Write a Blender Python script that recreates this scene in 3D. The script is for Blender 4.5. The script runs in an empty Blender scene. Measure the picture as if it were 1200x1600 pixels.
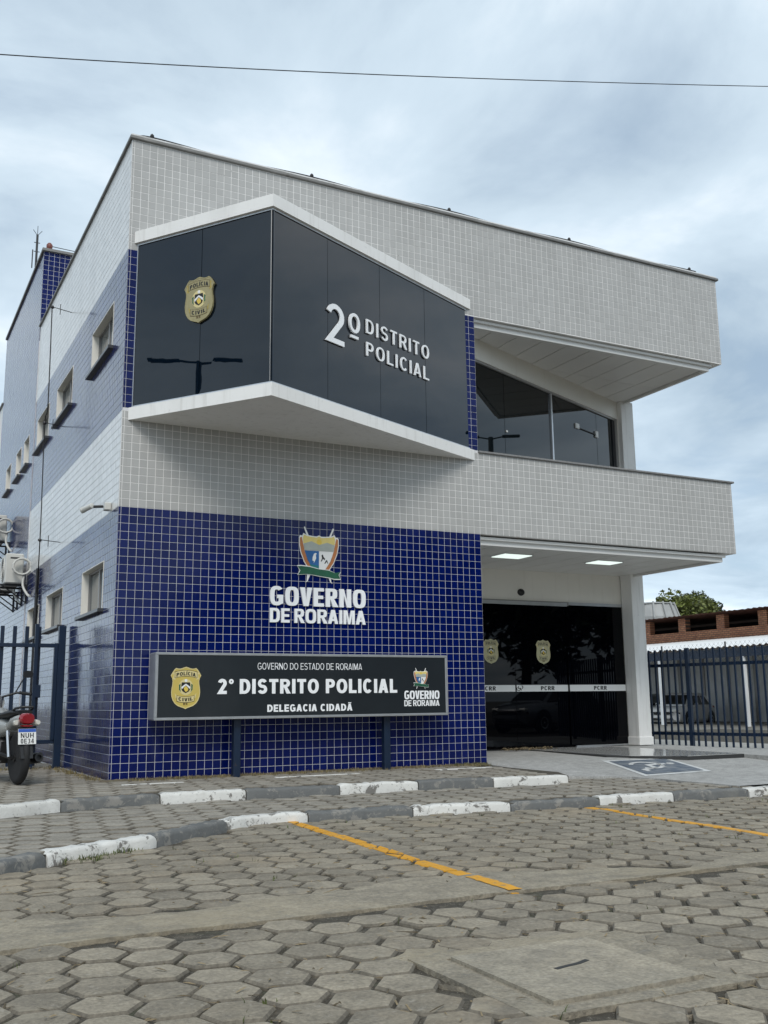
import bpy, bmesh, math, random
from mathutils import Vector, Matrix
from mathutils.geometry import tessellate_polygon
random.seed(7)
R = math.radians
S = bpy.context.scene
COL = S.collection
SEEDLOC = (1.2, 9.5, 4.7)
# ------------------------------------------------------------------ camera
CAM = Vector((-2.7038, -12.2721, 0.8906))
YAW, PITCH, ROLL, FPX = 0.48032, 0.18676, -0.01163, 1566.75
_f = Vector((math.sin(YAW)*math.cos(PITCH), math.cos(YAW)*math.cos(PITCH), math.sin(PITCH)))
_r = Vector((math.cos(YAW), -math.sin(YAW), 0)); _u = _r.cross(_f)
_r2 = math.cos(ROLL)*_r + math.sin(ROLL)*_u
_u2 = -math.sin(ROLL)*_r + math.cos(ROLL)*_u
cd = bpy.data.cameras.new('camera'); cam = bpy.data.objects.new('camera', cd); COL.objects.link(cam)
cam.matrix_world = Matrix(((_r2.x, _u2.x, -_f.x, CAM.x), (_r2.y, _u2.y, -_f.y, CAM.y), (_r2.z, _u2.z, -_f.z, CAM.z), (0, 0, 0, 1)))
cd.sensor_fit = 'VERTICAL'; cd.sensor_height = 32.0; cd.sensor_width = 24.0
cd.lens = FPX/1600*32.0; cd.clip_start = 0.05; cd.clip_end = 3000
S.camera = cam
def ray(px): return _f + (px[0]-600)/FPX*_r2 - (px[1]-800)/FPX*_u2
def onz(px, z): d = ray(px); return CAM + d*((z-CAM.z)/d.z)
def onx(px, x): d = ray(px); return CAM + d*((x-CAM.x)/d.x)
def ony(px, y): d = ray(px); return CAM + d*((y-CAM.y)/d.y)
# ------------------------------------------------------------------ world, sun, exposure
SUN_AZ, SUN_EL = R(205), R(46)           # azimuth measured from +Y clockwise
w = bpy.data.worlds.new('World'); S.world = w; w.use_nodes = True
nt = w.node_tree; nt.nodes.clear()
def N(tree, typ, **kw):
    n = tree.nodes.new(typ)
    for k, v in kw.items():
        if k.startswith('i_'): n.inputs[k[2:].replace('_', ' ')].default_value = v
        else: setattr(n, k, v)
    return n
sky = N(nt, 'ShaderNodeTexSky', sky_type='NISHITA', sun_disc=False, sun_elevation=SUN_EL, sun_rotation=SUN_AZ)
tc = N(nt, 'ShaderNodeTexCoord'); sx = N(nt, 'ShaderNodeSeparateXYZ')
nt.links.new(tc.outputs['Generated'], sx.inputs[0])
def wm(op, a, b=None, c=None):
    n = N(nt, 'ShaderNodeMath', operation=op)
    for i, v in enumerate((a, b, c)):
        if v is None: continue
        if hasattr(v, 'is_linked'): nt.links.new(v, n.inputs[i])
        else: n.inputs[i].default_value = v
    return n.outputs[0]
zz = wm('ADD', wm('MAXIMUM', sx.outputs['Z'], 0.0), 0.16)
cv = N(nt, 'ShaderNodeCombineXYZ')
nt.links.new(wm('DIVIDE', sx.outputs['X'], zz), cv.inputs[0]); nt.links.new(wm('DIVIDE', sx.outputs['Y'], zz), cv.inputs[1])
n1 = N(nt, 'ShaderNodeTexNoise', i_Scale=0.75, i_Detail=7.0, i_Roughness=0.52, i_Distortion=0.5)
n2 = N(nt, 'ShaderNodeTexNoise', i_Scale=1.9, i_Detail=8.0, i_Roughness=0.55, i_Distortion=0.4)
mp = N(nt, 'ShaderNodeMapping'); mp.inputs['Location'].default_value = SEEDLOC
nt.links.new(cv.outputs[0], mp.inputs[0])
nt.links.new(mp.outputs[0], n1.inputs['Vector']); nt.links.new(mp.outputs[0], n2.inputs['Vector'])
rmp = N(nt, 'ShaderNodeValToRGB'); e = rmp.color_ramp.elements      # cloud tone: thick grey-blue to thin bright
e[0].position = 0.36; e[0].color = (2.6, 3.4, 4.2, 1); e[1].position = 0.68; e[1].color = (8.7, 9.0, 9.2, 1)
m_ = rmp.color_ramp.elements.new(0.52); m_.color = (4.6, 5.5, 6.25, 1)
nt.links.new(wm('ADD', wm('MULTIPLY', n1.outputs[0], 0.62), wm('MULTIPLY', n2.outputs[0], 0.38)), rmp.inputs[0])
low = wm('POWER', wm('SUBTRACT', 1.0, wm('MAXIMUM', sx.outputs['Z'], 0.0)), 5.0)   # clouds thin out and brighten towards the whole horizon
br = N(nt, 'ShaderNodeMixRGB', blend_type='MULTIPLY'); br.inputs[0].default_value = 1.0
gv = wm('ADD', 1.0, wm('MULTIPLY', low, 0.30)); gc = N(nt, 'ShaderNodeCombineXYZ')
for i in range(3): nt.links.new(gv, gc.inputs[i])
nt.links.new(rmp.outputs[0], br.inputs[1]); nt.links.new(gc.outputs[0], br.inputs[2])
cov = N(nt, 'ShaderNodeMapRange'); cov.inputs[1].default_value = 0.28; cov.inputs[2].default_value = 0.46; cov.inputs[3].default_value = 0.72; cov.inputs[4].default_value = 0.97
nt.links.new(n2.outputs[0], cov.inputs[0])
mx = N(nt, 'ShaderNodeMixRGB'); nt.links.new(cov.outputs[0], mx.inputs[0]); nt.links.new(sky.outputs[0], mx.inputs[1]); nt.links.new(br.outputs[0], mx.inputs[2])
bg = N(nt, 'ShaderNodeBackground'); bg.inputs[1].default_value = 0.115
nt.links.new(mx.outputs[0], bg.inputs[0]); wo = N(nt, 'ShaderNodeOutputWorld'); nt.links.new(bg.outputs[0], wo.inputs[0])
sl = bpy.data.lights.new('sun', 'SUN'); sl.energy = 1.45; sl.angle = R(24); sl.color = (1.0, 0.96, 0.90)
so = bpy.data.objects.new('sun', sl); COL.objects.link(so)
sd = Vector((math.sin(SUN_AZ)*math.cos(SUN_EL), math.cos(SUN_AZ)*math.cos(SUN_EL), math.sin(SUN_EL)))
so.rotation_euler = sd.to_track_quat('Z', 'Y').to_euler(); so.location = (-10, -20, 30)
S.view_settings.view_transform = 'Standard'; S.view_settings.look = 'None'
S.view_settings.exposure = 0.38; S.view_settings.gamma = 1.0; S.view_settings.use_curve_mapping = False
S.render.engine = 'CYCLES'
# ------------------------------------------------------------------ materials
def lin(c): return tuple(((v/255)/12.92 if v/255 <= 0.04045 else ((v/255+0.055)/1.055)**2.4) for v in c)
class Mat:
    def __init__(s, name, col, rough=0.6, metal=0.0, spec=0.5, ior=None, coat=0.0):
        s.m = bpy.data.materials.new(name); s.m.use_nodes = True; s.t = s.m.node_tree
        s.b = s.t.nodes['Principled BSDF']; s.col = (*col, 1)
        s.b.inputs['Base Color'].default_value = s.col; s.b.inputs['Roughness'].default_value = rough
        s.b.inputs['Metallic'].default_value = metal; s.b.inputs['Specular IOR Level'].default_value = spec
        if ior: s.b.inputs['IOR'].default_value = ior
        if coat: s.b.inputs['Coat Weight'].default_value = coat; s.b.inputs['Coat Roughness'].default_value = 0.05
        s.cs = None; s._pos = None
    def pos(s):
        if not s._pos: s._pos = N(s.t, 'ShaderNodeNewGeometry').outputs['Position']
        return s._pos
    def noise(s, scale, detail=4, rough=0.55, stretch=None, dist=0.0):
        n = N(s.t, 'ShaderNodeTexNoise', i_Scale=scale, i_Detail=detail, i_Roughness=rough, i_Distortion=dist)
        v = s.pos()
        if stretch:
            mpn = N(s.t, 'ShaderNodeMapping'); mpn.inputs['Scale'].default_value = stretch; s.t.links.new(v, mpn.inputs[0]); v = mpn.outputs[0]
        s.t.links.new(v, n.inputs['Vector']); return n.outputs[0]
    def ramp(s, fac, lo, hi, a=0.0, b=1.0):
        r = N(s.t, 'ShaderNodeMapRange'); r.inputs[1].default_value = lo; r.inputs[2].default_value = hi
        r.inputs[3].default_value = a; r.inputs[4].default_value = b; s.t.links.new(fac, r.inputs[0]); return r.outputs[0]
    def cur(s):
        if s.cs is None:
            n = N(s.t, 'ShaderNodeRGB'); n.outputs[0].default_value = s.col; s.cs = n.outputs[0]
        return s.cs
    def mix(s, fac, col):       # blend a colour over by fac
        n = N(s.t, 'ShaderNodeMixRGB'); s.t.links.new(s.cur(), n.inputs[1])
        if isinstance(fac, (int, float)): n.inputs[0].default_value = fac
        else: s.t.links.new(fac, n.inputs[0])
        n.inputs[2].default_value = (*col, 1); s.cs = n.outputs[0]; s.t.links.new(s.cs, s.b.inputs['Base Color']); return s
    def vary(s, fac, amt):      # multiply by 1-amt .. 1+amt
        v = s.ramp(fac, 0.25, 0.75, 1-amt, 1+amt)
        c = N(s.t, 'ShaderNodeCombineXYZ')
        for i in range(3): s.t.links.new(v, c.inputs[i])
        n = N(s.t, 'ShaderNodeMixRGB', blend_type='MULTIPLY'); n.inputs[0].default_value = 1
        s.t.links.new(s.cur(), n.inputs[1]); s.t.links.new(c.outputs[0], n.inputs[2]); s.cs = n.outputs[0]
        s.t.links.new(s.cs, s.b.inputs['Base Color']); return s
    def white(s, step, off=(0, 0, 0)):   # per-cell random from the world position
        a = N(s.t, 'ShaderNodeVectorMath', operation='SUBTRACT'); s.t.links.new(s.pos(), a.inputs[0]); a.inputs[1].default_value = off
        b = N(s.t, 'ShaderNodeVectorMath', operation='DIVIDE'); s.t.links.new(a.outputs[0], b.inputs[0]); b.inputs[1].default_value = step
        f = N(s.t, 'ShaderNodeVectorMath', operation='FLOOR'); s.t.links.new(b.outputs[0], f.inputs[0])
        wn = N(s.t, 'ShaderNodeTexWhiteNoise', noise_dimensions='3D'); s.t.links.new(f.outputs[0], wn.inputs['Vector']); return wn.outputs['Value']
    def objrand(s): return N(s.t, 'ShaderNodeObjectInfo').outputs['Random']
    def attr(s, name): return N(s.t, 'ShaderNodeAttribute', attribute_name=name).outputs['Fac']
    def bump(s, h, strength=0.3, dist=0.01):
        n = N(s.t, 'ShaderNodeBump'); n.inputs['Strength'].default_value = strength; n.inputs['Distance'].default_value = dist
        if s.b.inputs['Normal'].is_linked: s.t.links.new(s.b.inputs['Normal'].links[0].from_socket, n.inputs['Normal'])
        s.t.links.new(h, n.inputs['Height']); s.t.links.new(n.outputs[0], s.b.inputs['Normal']); return s
    def roughmap(s, fac, a, b):
        s.t.links.new(s.ramp(fac, 0.3, 0.7, a, b), s.b.inputs['Roughness']); return s
    def emit(s, col, st):
        s.b.inputs['Emission Color'].default_value = (*col, 1); s.b.inputs['Emission Strength'].default_value = st; return s
T = 0.103                       # tile module
X0T = 0.3*T                     # first vertical joint on the front
M = {}
def mk(k, *a, **kw): M[k] = Mat(k, *a, **kw); return M[k]
def cell_vary(m, amt): return m.vary(m.white((T, T*4000, T), (X0T, -T*2000, 0)), amt)
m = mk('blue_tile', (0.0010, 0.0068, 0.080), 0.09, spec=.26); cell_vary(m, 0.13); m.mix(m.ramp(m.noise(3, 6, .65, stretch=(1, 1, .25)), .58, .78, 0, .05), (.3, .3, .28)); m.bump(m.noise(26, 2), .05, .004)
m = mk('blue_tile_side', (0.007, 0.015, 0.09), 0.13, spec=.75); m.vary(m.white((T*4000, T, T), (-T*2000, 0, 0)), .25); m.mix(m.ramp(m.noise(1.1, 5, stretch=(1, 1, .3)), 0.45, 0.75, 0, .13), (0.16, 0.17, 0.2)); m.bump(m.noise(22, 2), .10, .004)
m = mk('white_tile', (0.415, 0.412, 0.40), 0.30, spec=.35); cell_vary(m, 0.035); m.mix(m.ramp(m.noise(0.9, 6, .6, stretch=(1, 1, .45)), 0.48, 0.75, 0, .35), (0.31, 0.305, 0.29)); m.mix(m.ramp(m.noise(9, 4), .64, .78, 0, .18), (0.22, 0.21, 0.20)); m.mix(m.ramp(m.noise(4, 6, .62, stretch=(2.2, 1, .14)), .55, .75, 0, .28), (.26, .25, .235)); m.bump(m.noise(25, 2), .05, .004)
m = mk('white_tile_side_lit', (0.72, 0.715, 0.70), 0.22, spec=.6); m.vary(m.white((T*4000, T, T), (-T*2000, 0, 0)), .05); m.mix(m.ramp(m.noise(1.0, 6, .6, stretch=(1, 1, .25)), 0.5, 0.78, 0, .35), (0.36, 0.35, 0.33)); m.bump(m.noise(22, 2), .10, .004)  # same tile as the front, base raised to carry the side's brighter light
m = mk('grout', (0.66, 0.66, 0.67), 0.75); m.vary(m.noise(3, 4), .06); m.mix(m.ramp(m.noise(1.7, 6, .65), .52, .75, 0, .5), (.42, .41, .40))
m = mk('grout_white', (0.82, 0.81, 0.79), 0.75); m.mix(m.ramp(m.noise(1.6, 6, .6), .50, .70, 0, .35), (0.48, 0.47, 0.45))
m = mk('grout_worn', (0.80, 0.79, 0.77), 0.75); m.mix(m.ramp(m.noise(1.5, 6, .6), .48, .66, 0, .6), (0.46, 0.455, 0.44)); m.mix(m.ramp(m.noise(4.5, 6, .7), .62, .68, 0, .85), (0.10, 0.095, 0.09))
m = mk('grout_side', (0.74, 0.74, 0.75), 0.7); m.mix(m.ramp(m.noise(2.2, 6, .6), .5, .7, 0, .6), (0.35, 0.35, 0.34))
m = mk('white_paint', (0.84, 0.83, 0.805), 0.55); m.mix(m.ramp(m.noise(1.4, 6, .6, stretch=(1, 1, .5)), .5, .8, 0, .3), (0.5, 0.49, 0.46)); m.mix(m.ramp(m.noise(14, 4), .66, .8, 0, .35), (.35, .34, .32)); m.mix(m.ramp(m.noise(5, 5, .6, stretch=(2.2, 2.2, .18)), .54, .74, 0, .34), (.42, .40, .36)); m.bump(m.noise(60, 3), .1, .003); m.bump(m.noise(2.2, 3), .10, .02)
m = mk('cream_paint', (0.80, 0.775, 0.71), 0.6); m.vary(m.noise(1.2, 4), .05); m.mix(m.ramp(m.noise(4, 5, .6, stretch=(2, 2, .2)), .58, .78, 0, .2), (.5, .47, .4)); m.bump(m.noise(50, 3), .1, .003)
m = mk('soffit', (0.74, 0.735, 0.715), 0.45); m.vary(m.noise(1.1, 4), .05); m.bump(m.noise(40, 2), .03, .003)
m = mk('soffit_gap', (0.07, 0.069, 0.065), 0.7)
m = mk('joint_dark', (0.03, 0.03, 0.03), 0.7)
m = mk('cap_metal', (0.20, 0.195, 0.185), 0.55, 0.3); m.mix(m.ramp(m.noise(3, 5), .5, .7, 0, .6), (0.38, 0.37, 0.35)); m.mix(m.ramp(m.noise(6, 5), .60, .72, 0, .7), (0.10, 0.09, 0.08))
m = mk('cap_top', (0.70, 0.70, 0.69), 0.6); m.mix(m.ramp(m.noise(4, 5), .5, .7, 0, .7), (0.28, 0.27, 0.25))
m = mk('granite', (0.22, 0.215, 0.21), 0.35); m.vary(m.noise(40, 5), .25)
m = mk('dark_sill', (0.05, 0.052, 0.055), 0.35)
m = mk('bay_glass', (0.0010, 0.0050, 0.0115), 0.010, ior=1.60); m.bump(m.noise(1.1, 3), .05, .02)
m = mk('balcony_glass', (0.002, 0.0045, 0.006), 0.012, ior=1.60); m.bump(m.noise(0.9, 2), .012, .02)
m = mk('door_glass', (0.0008, 0.0010, 0.0020), 0.015, spec=.20)
m = mk('window_glass', (0.12, 0.13, 0.13), 0.05, ior=1.55)
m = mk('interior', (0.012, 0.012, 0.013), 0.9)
m = mk('aluminium', (0.60, 0.61, 0.62), 0.32, 0.85); m.vary(m.noise(5, 4), .08)
m = mk('grey_frame', (0.33, 0.32, 0.31), 0.45, 0.3)
m = mk('black_frame', (0.012, 0.012, 0.013), 0.4)
m = mk('letter_white', (0.88, 0.89, 0.90), 0.35); m.vary(m.noise(3, 3), .03)
m = mk('letter_side', (0.55, 0.56, 0.57), 0.4)
m = mk('sign_panel', (0.0095, 0.0135, 0.0175), 0.32); m.vary(m.noise(2.5, 5), .12); m.mix(m.ramp(m.noise(1.2, 5, stretch=(1, 1, .3)), .55, .8, 0, .06), (.2, .2, .19))
m = mk('sign_frame', (0.40, 0.41, 0.42), 0.42, 0.6); m.vary(m.noise(9, 5), .12)
m = mk('blue_steel', (0.0032, 0.0145, 0.040), 0.38); m.vary(m.noise(4, 4), .15); m.mix(m.ramp(m.noise(18, 4), .68, .76, 0, .5), (.08, .05, .035))
m = mk('gold', (0.42, 0.32, 0.085), 0.38, 0.25); m.vary(m.noise(10, 3), .08)
m = mk('gold_print', (0.56, 0.43, 0.10), 0.5)
m = mk('gold_dull', (0.33, 0.29, 0.15), 0.5); m.vary(m.noise(14, 3), .1)
m = mk('gold_pale', (0.50, 0.46, 0.28), 0.5); m.vary(m.noise(14, 3), .1)
m = mk('gold_light', (0.66, 0.56, 0.27), 0.4)
m = mk('ink_black', (0.008, 0.008, 0.008), 0.5)
m = mk('ink_brown', (0.10, 0.065, 0.02), 0.5)
m = mk('ink_white', (0.78, 0.78, 0.76), 0.5)
m = mk('ink_yellow', (0.70, 0.50, 0.08), 0.5)
m = mk('crest_yellow', (0.72, 0.58, 0.20), 0.5); m.vary(m.noise(9, 3), .1)
m = mk('crest_orange', (0.45, 0.17, 0.055), 0.5); m.vary(m.noise(60, 3), .15)
m = mk('crest_blue', (0.02, 0.12, 0.33), 0.5); m.vary(m.noise(6, 3), .2)
m = mk('crest_teal', (0.01, 0.17, 0.18), 0.5)
m = mk('crest_green', (0.012, 0.10, 0.05), 0.5); m.vary(m.noise(12, 3), .2)
m = mk('crest_grey', (0.38, 0.41, 0.37), 0.5); m.vary(m.noise(7, 3), .12)
# ground
def concrete(k, col, dark, amt=.5):
    m = mk(k, col, 0.85); m.mix(m.ramp(m.noise(1.3, 6, .62), .42, .72, 0, amt), dark); m.vary(m.noise(9, 5, .6), .26); m.vary(m.noise(55, 4, .6), .34)
    m.bump(m.noise(90, 4, .6), .35, .004); m.bump(m.noise(9, 4), .25, .01); return m
m = concrete('paver', (0.240, 0.207, 0.156), (0.172, 0.150, 0.117)); m.vary(m.objrand(), .13)
m.mix(m.ramp(m.noise(.6, 5, .6), .54, .70, 0, .55), (0.33, 0.25, 0.155)); m.mix(m.ramp(m.noise(.9, 6, .65, dist=.6), .60, .70, 0, .5), (.095, .088, .075)); m.mix(m.ramp(m.noise(33, 4), .60, .70, 0, .4), (.37, .34, .29)); m.mix(m.ramp(m.noise(13, 6, .7), .60, .70, 0, .5), (.09, .08, .066)); m.bump(m.noise(28, 5, .7), .55, .012); m.mix(m.ramp(m.noise(5, 5), .56, .68, 0, .35), (.30, .265, .20))
m = concrete('paver_many', (0.240, 0.210, 0.161), (0.172, 0.152, 0.120)); m.vary(m.attr('rnd'), .13)
m.mix(m.ramp(m.noise(.6, 5, .6), .54, .70, 0, .55), (0.33, 0.25, 0.155)); m.mix(m.ramp(m.noise(.9, 6, .65, dist=.6), .60, .70, 0, .5), (.095, .088, .075)); m.mix(m.ramp(m.noise(33, 4), .60, .70, 0, .4), (.37, .34, .29)); m.mix(m.ramp(m.noise(13, 6, .7), .60, .70, 0, .5), (.09, .08, .066)); m.bump(m.noise(28, 5, .7), .55, .012); m.mix(m.ramp(m.noise(5, 5), .56, .68, 0, .35), (.30, .265, .20))
m = concrete('paver_walk', (0.262, 0.238, 0.198), (0.185, 0.17, 0.145)); m.vary(m.attr('rnd'), .12); m.mix(m.ramp(m.noise(.8, 4), .58, .72, 0, .3), (.27, .25, .18))
m = concrete('paver_edge', (0.150, 0.130, 0.100), (.105, .092, .072))
m = mk('joint_dirt', (0.055, 0.047, 0.034), 0.95); m.mix(m.ramp(m.noise(14, 6, .7), .50, .70, 0, .7), (.17, .145, .11)); m.mix(m.ramp(m.noise(60, 5, .7), .58, .68, 0, .7), (.33, .30, .25)); m.mix(m.ramp(m.noise(3, 5), .58, .70, 0, .5), (.06, .075, .03)); m.bump(m.noise(120, 4, .7), .8, .01)
m = concrete('gutter', (0.285, 0.247, 0.185), (0.21, 0.185, 0.145)); m.mix(m.ramp(m.noise(.8, 5, stretch=(.5, 1, 1)), .56, .72, 0, .5), (.36, .30, .20)); m.mix(m.ramp(m.noise(16, 5, .7), .55, .70, 0, .6), (.15, .14, .12)); m.mix(m.ramp(m.noise(4, 6, .65, stretch=(.25, 1, 1)), .56, .70, 0, .6), (.125, .115, .095)); m.mix(m.ramp(m.noise(1.1, 6, .65, dist=.5), .56, .66, 0, .5), (.13, .118, .098)); m.mix(m.ramp(m.noise(42, 5, .7), .57, .66, 0, .5), (.34, .31, .26)); m.bump(m.noise(22, 6, .7), .8, .02); m.bump(m.noise(3, 4, stretch=(.3, 1, 1)), .5, .04)
m = concrete('slab', (0.32, 0.278, 0.21), (0.15, 0.145, 0.125)); m.mix(m.ramp(m.noise(45, 4), .56, .70, 0, .5), (.34, .31, .26)); m.mix(m.ramp(m.noise(3.2, 6, .68, dist=.4), .52, .68, 0, .55), (.13, .118, .098)); m.bump(m.noise(30, 6, .7), .6, .012)
m = concrete('ramp_concrete', (0.36, 0.355, 0.34), (0.27, 0.265, 0.25), .6); m.mix(m.ramp(m.noise(1.0, 6, .65, stretch=(.4, 1, 1)), .55, .75, 0, .45), (.21, .205, .195))
m = mk('porcelain', (0.47, 0.47, 0.455), 0.10); m.vary(m.noise(2, 4), .06); m.mix(m.ramp(m.noise(6, 5), .6, .75, 0, .2), (.3, .29, .27))
m = concrete('ground', (0.19, 0.18, 0.155), (0.13, 0.125, 0.11))
m = concrete('yard', (0.34, 0.33, 0.30), (0.25, 0.24, 0.22))
def kerbpaint(k, col, chip, lo):
    m = mk(k, col, 0.75); m.vary(m.noise(6, 5), .08); m.mix(m.ramp(m.noise(7, 8, .72, dist=.4), lo-.03, lo+.01), chip); m.mix(m.ramp(m.noise(26, 6, .7), .60, .66, 0, .7), chip); m.mix(m.ramp(m.noise(2.5, 5), .55, .75, 0, .35), (.30, .28, .24)); m.bump(m.noise(40, 5, .65), .6, .01); return m
kerbpaint('kerb_white', (0.62, 0.61, 0.575), (.17, .16, .145), .585); kerbpaint('kerb_grey', (0.125, 0.128, 0.125), (.22, .21, .19), .57)
m = mk('yellow_paint', (0.62, 0.30, 0.022), 0.7); m.mix(m.ramp(m.noise(16, 7, .72), .56, .64, 0, .85), (.24, .19, .12)); m.vary(m.noise(5, 4), .1); m.bump(m.noise(90, 4), .3, .004)
m = mk('marking_blue', (0.028, 0.055, 0.10), 0.6); m.mix(m.ramp(m.noise(6, 6, .65), .40, .62, .15, .75), (.24, .25, .255))
m = mk('marking_white', (0.62, 0.63, 0.62), 0.65); m.mix(m.ramp(m.noise(9, 6, .65), .50, .66, .1, .75), (.36, .355, .34))
m = mk('soil', (0.13, 0.105, 0.068), 0.95); m.mix(m.ramp(m.noise(18, 6, .7), .45, .65, 0, .7), (.24, .20, .13)); m.mix(m.ramp(m.noise(4, 5), .55, .7, 0, .6), (.07, .075, .035)); m.bump(m.noise(70, 5, .7), .9, .012)
m = mk('weed', (0.085, 0.105, 0.030), 0.8); m.vary(m.attr('rnd'), .45)
m = mk('dry_grass', (0.20, 0.16, 0.075), 0.9); m.vary(m.attr('rnd'), .4)
m = mk('litter', (0.17, 0.13, 0.075), 0.9); m.vary(m.attr('rnd'), .5)
m = mk('leaf_bright', (0.115, 0.135, 0.030), 0.6); m.vary(m.attr('rnd'), .5)
m = mk('leaf_dark', (0.035, 0.052, 0.018), 0.6); m.vary(m.attr('rnd'), .5)
m = mk('bark', (0.09, 0.07, 0.05), 0.9); m.bump(m.noise(12, 5), .6, .03)
# machines and neighbours
m = mk('rubber', (0.010, 0.010, 0.011), 0.75); m.vary(m.noise(8, 4), .3)
m = mk('black_plastic', (0.012, 0.012, 0.013), 0.45)
m = mk('bike_white', (0.38, 0.39, 0.38), 0.25, coat=.5)
m = mk('seat_vinyl', (0.010, 0.010, 0.011), 0.55)
m = mk('red_lens', (0.24, 0.008, 0.014), 0.12, coat=.6)
m = mk('clear_lens', (0.62, 0.60, 0.54), 0.12, coat=.6)
m = mk('plate_blue', (0.03, 0.10, 0.42), 0.45)
m = mk('chrome', (0.62, 0.62, 0.63), 0.18, 1.0)
m = mk('dark_metal', (0.05, 0.05, 0.052), 0.4, 0.7)
m = mk('car_white', (0.68, 0.68, 0.68), 0.22, coat=.8)
m = mk('car_silver', (0.30, 0.31, 0.33), 0.25, 0.4, coat=.8)
m = mk('car_dark', (0.015, 0.016, 0.018), 0.22, coat=.8)
m = mk('car_glass', (0.006, 0.007, 0.008), 0.03)
m = mk('ac_white', (0.58, 0.575, 0.54), 0.45); m.mix(m.ramp(m.noise(3, 5), .55, .75, 0, .3), (.4, .38, .33))
m = mk('dark_grille', (0.03, 0.03, 0.03), 0.6)
m = mk('panel_light', (0.8, 0.85, 0.82), 0.4); m.emit((0.86, 1.0, 0.93), .70)
m = mk('tank_white', (0.34, 0.345, 0.34), 0.6); m.vary(m.noise(1.2, 4), .12)
m = mk('corrugated', (0.74, 0.74, 0.73), 0.5); m.mix(m.ramp(m.noise(1.2, 5), .55, .75, 0, .3), (.45, .43, .4))
m = mk('roof_brown', (0.045, 0.020, 0.014), 0.9, spec=.1); m.vary(m.noise(3, 4), .3)
m = mk('grey_wall', (0.78, 0.80, 0.81), 0.8); m.vary(m.noise(.8, 4), .1)
m = mk('red_lamp', (0.18, 0.055, 0.04), 0.5)
m = mk('wire_black', (0.012, 0.012, 0.013), 0.6)
m = mk('lamp_post', (0.03, 0.032, 0.035), 0.5)
m = mk('brown_wall', (0.17, 0.12, 0.10), 0.9); m.vary(m.noise(1.5, 5), .2)
m = mk('brick', (0.30, 0.12, 0.062), 0.9)
bt = N(m.t, 'ShaderNodeTexBrick'); bt.inputs['Scale'].default_value = 1.0
bt.inputs['Color1'].default_value = (0.46, 0.21, 0.11, 1); bt.inputs['Color2'].default_value = (0.33, 0.13, 0.07, 1); bt.inputs['Mortar'].default_value = (0.10, 0.075, 0.06, 1)
bt.inputs['Brick Width'].default_value = 0.24; bt.inputs['Row Height'].default_value = 0.095; bt.inputs['Mortar Size'].default_value = 0.013
_mp = N(m.t, 'ShaderNodeMapping'); _mp.inputs['Rotation'].default_value = (0, R(-90), R(-90)); m.t.links.new(m.pos(), _mp.inputs[0]); m.t.links.new(_mp.outputs[0], bt.inputs['Vector'])
m.cs = bt.outputs['Color']; m.vary(m.noise(2, 5), .25)
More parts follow.
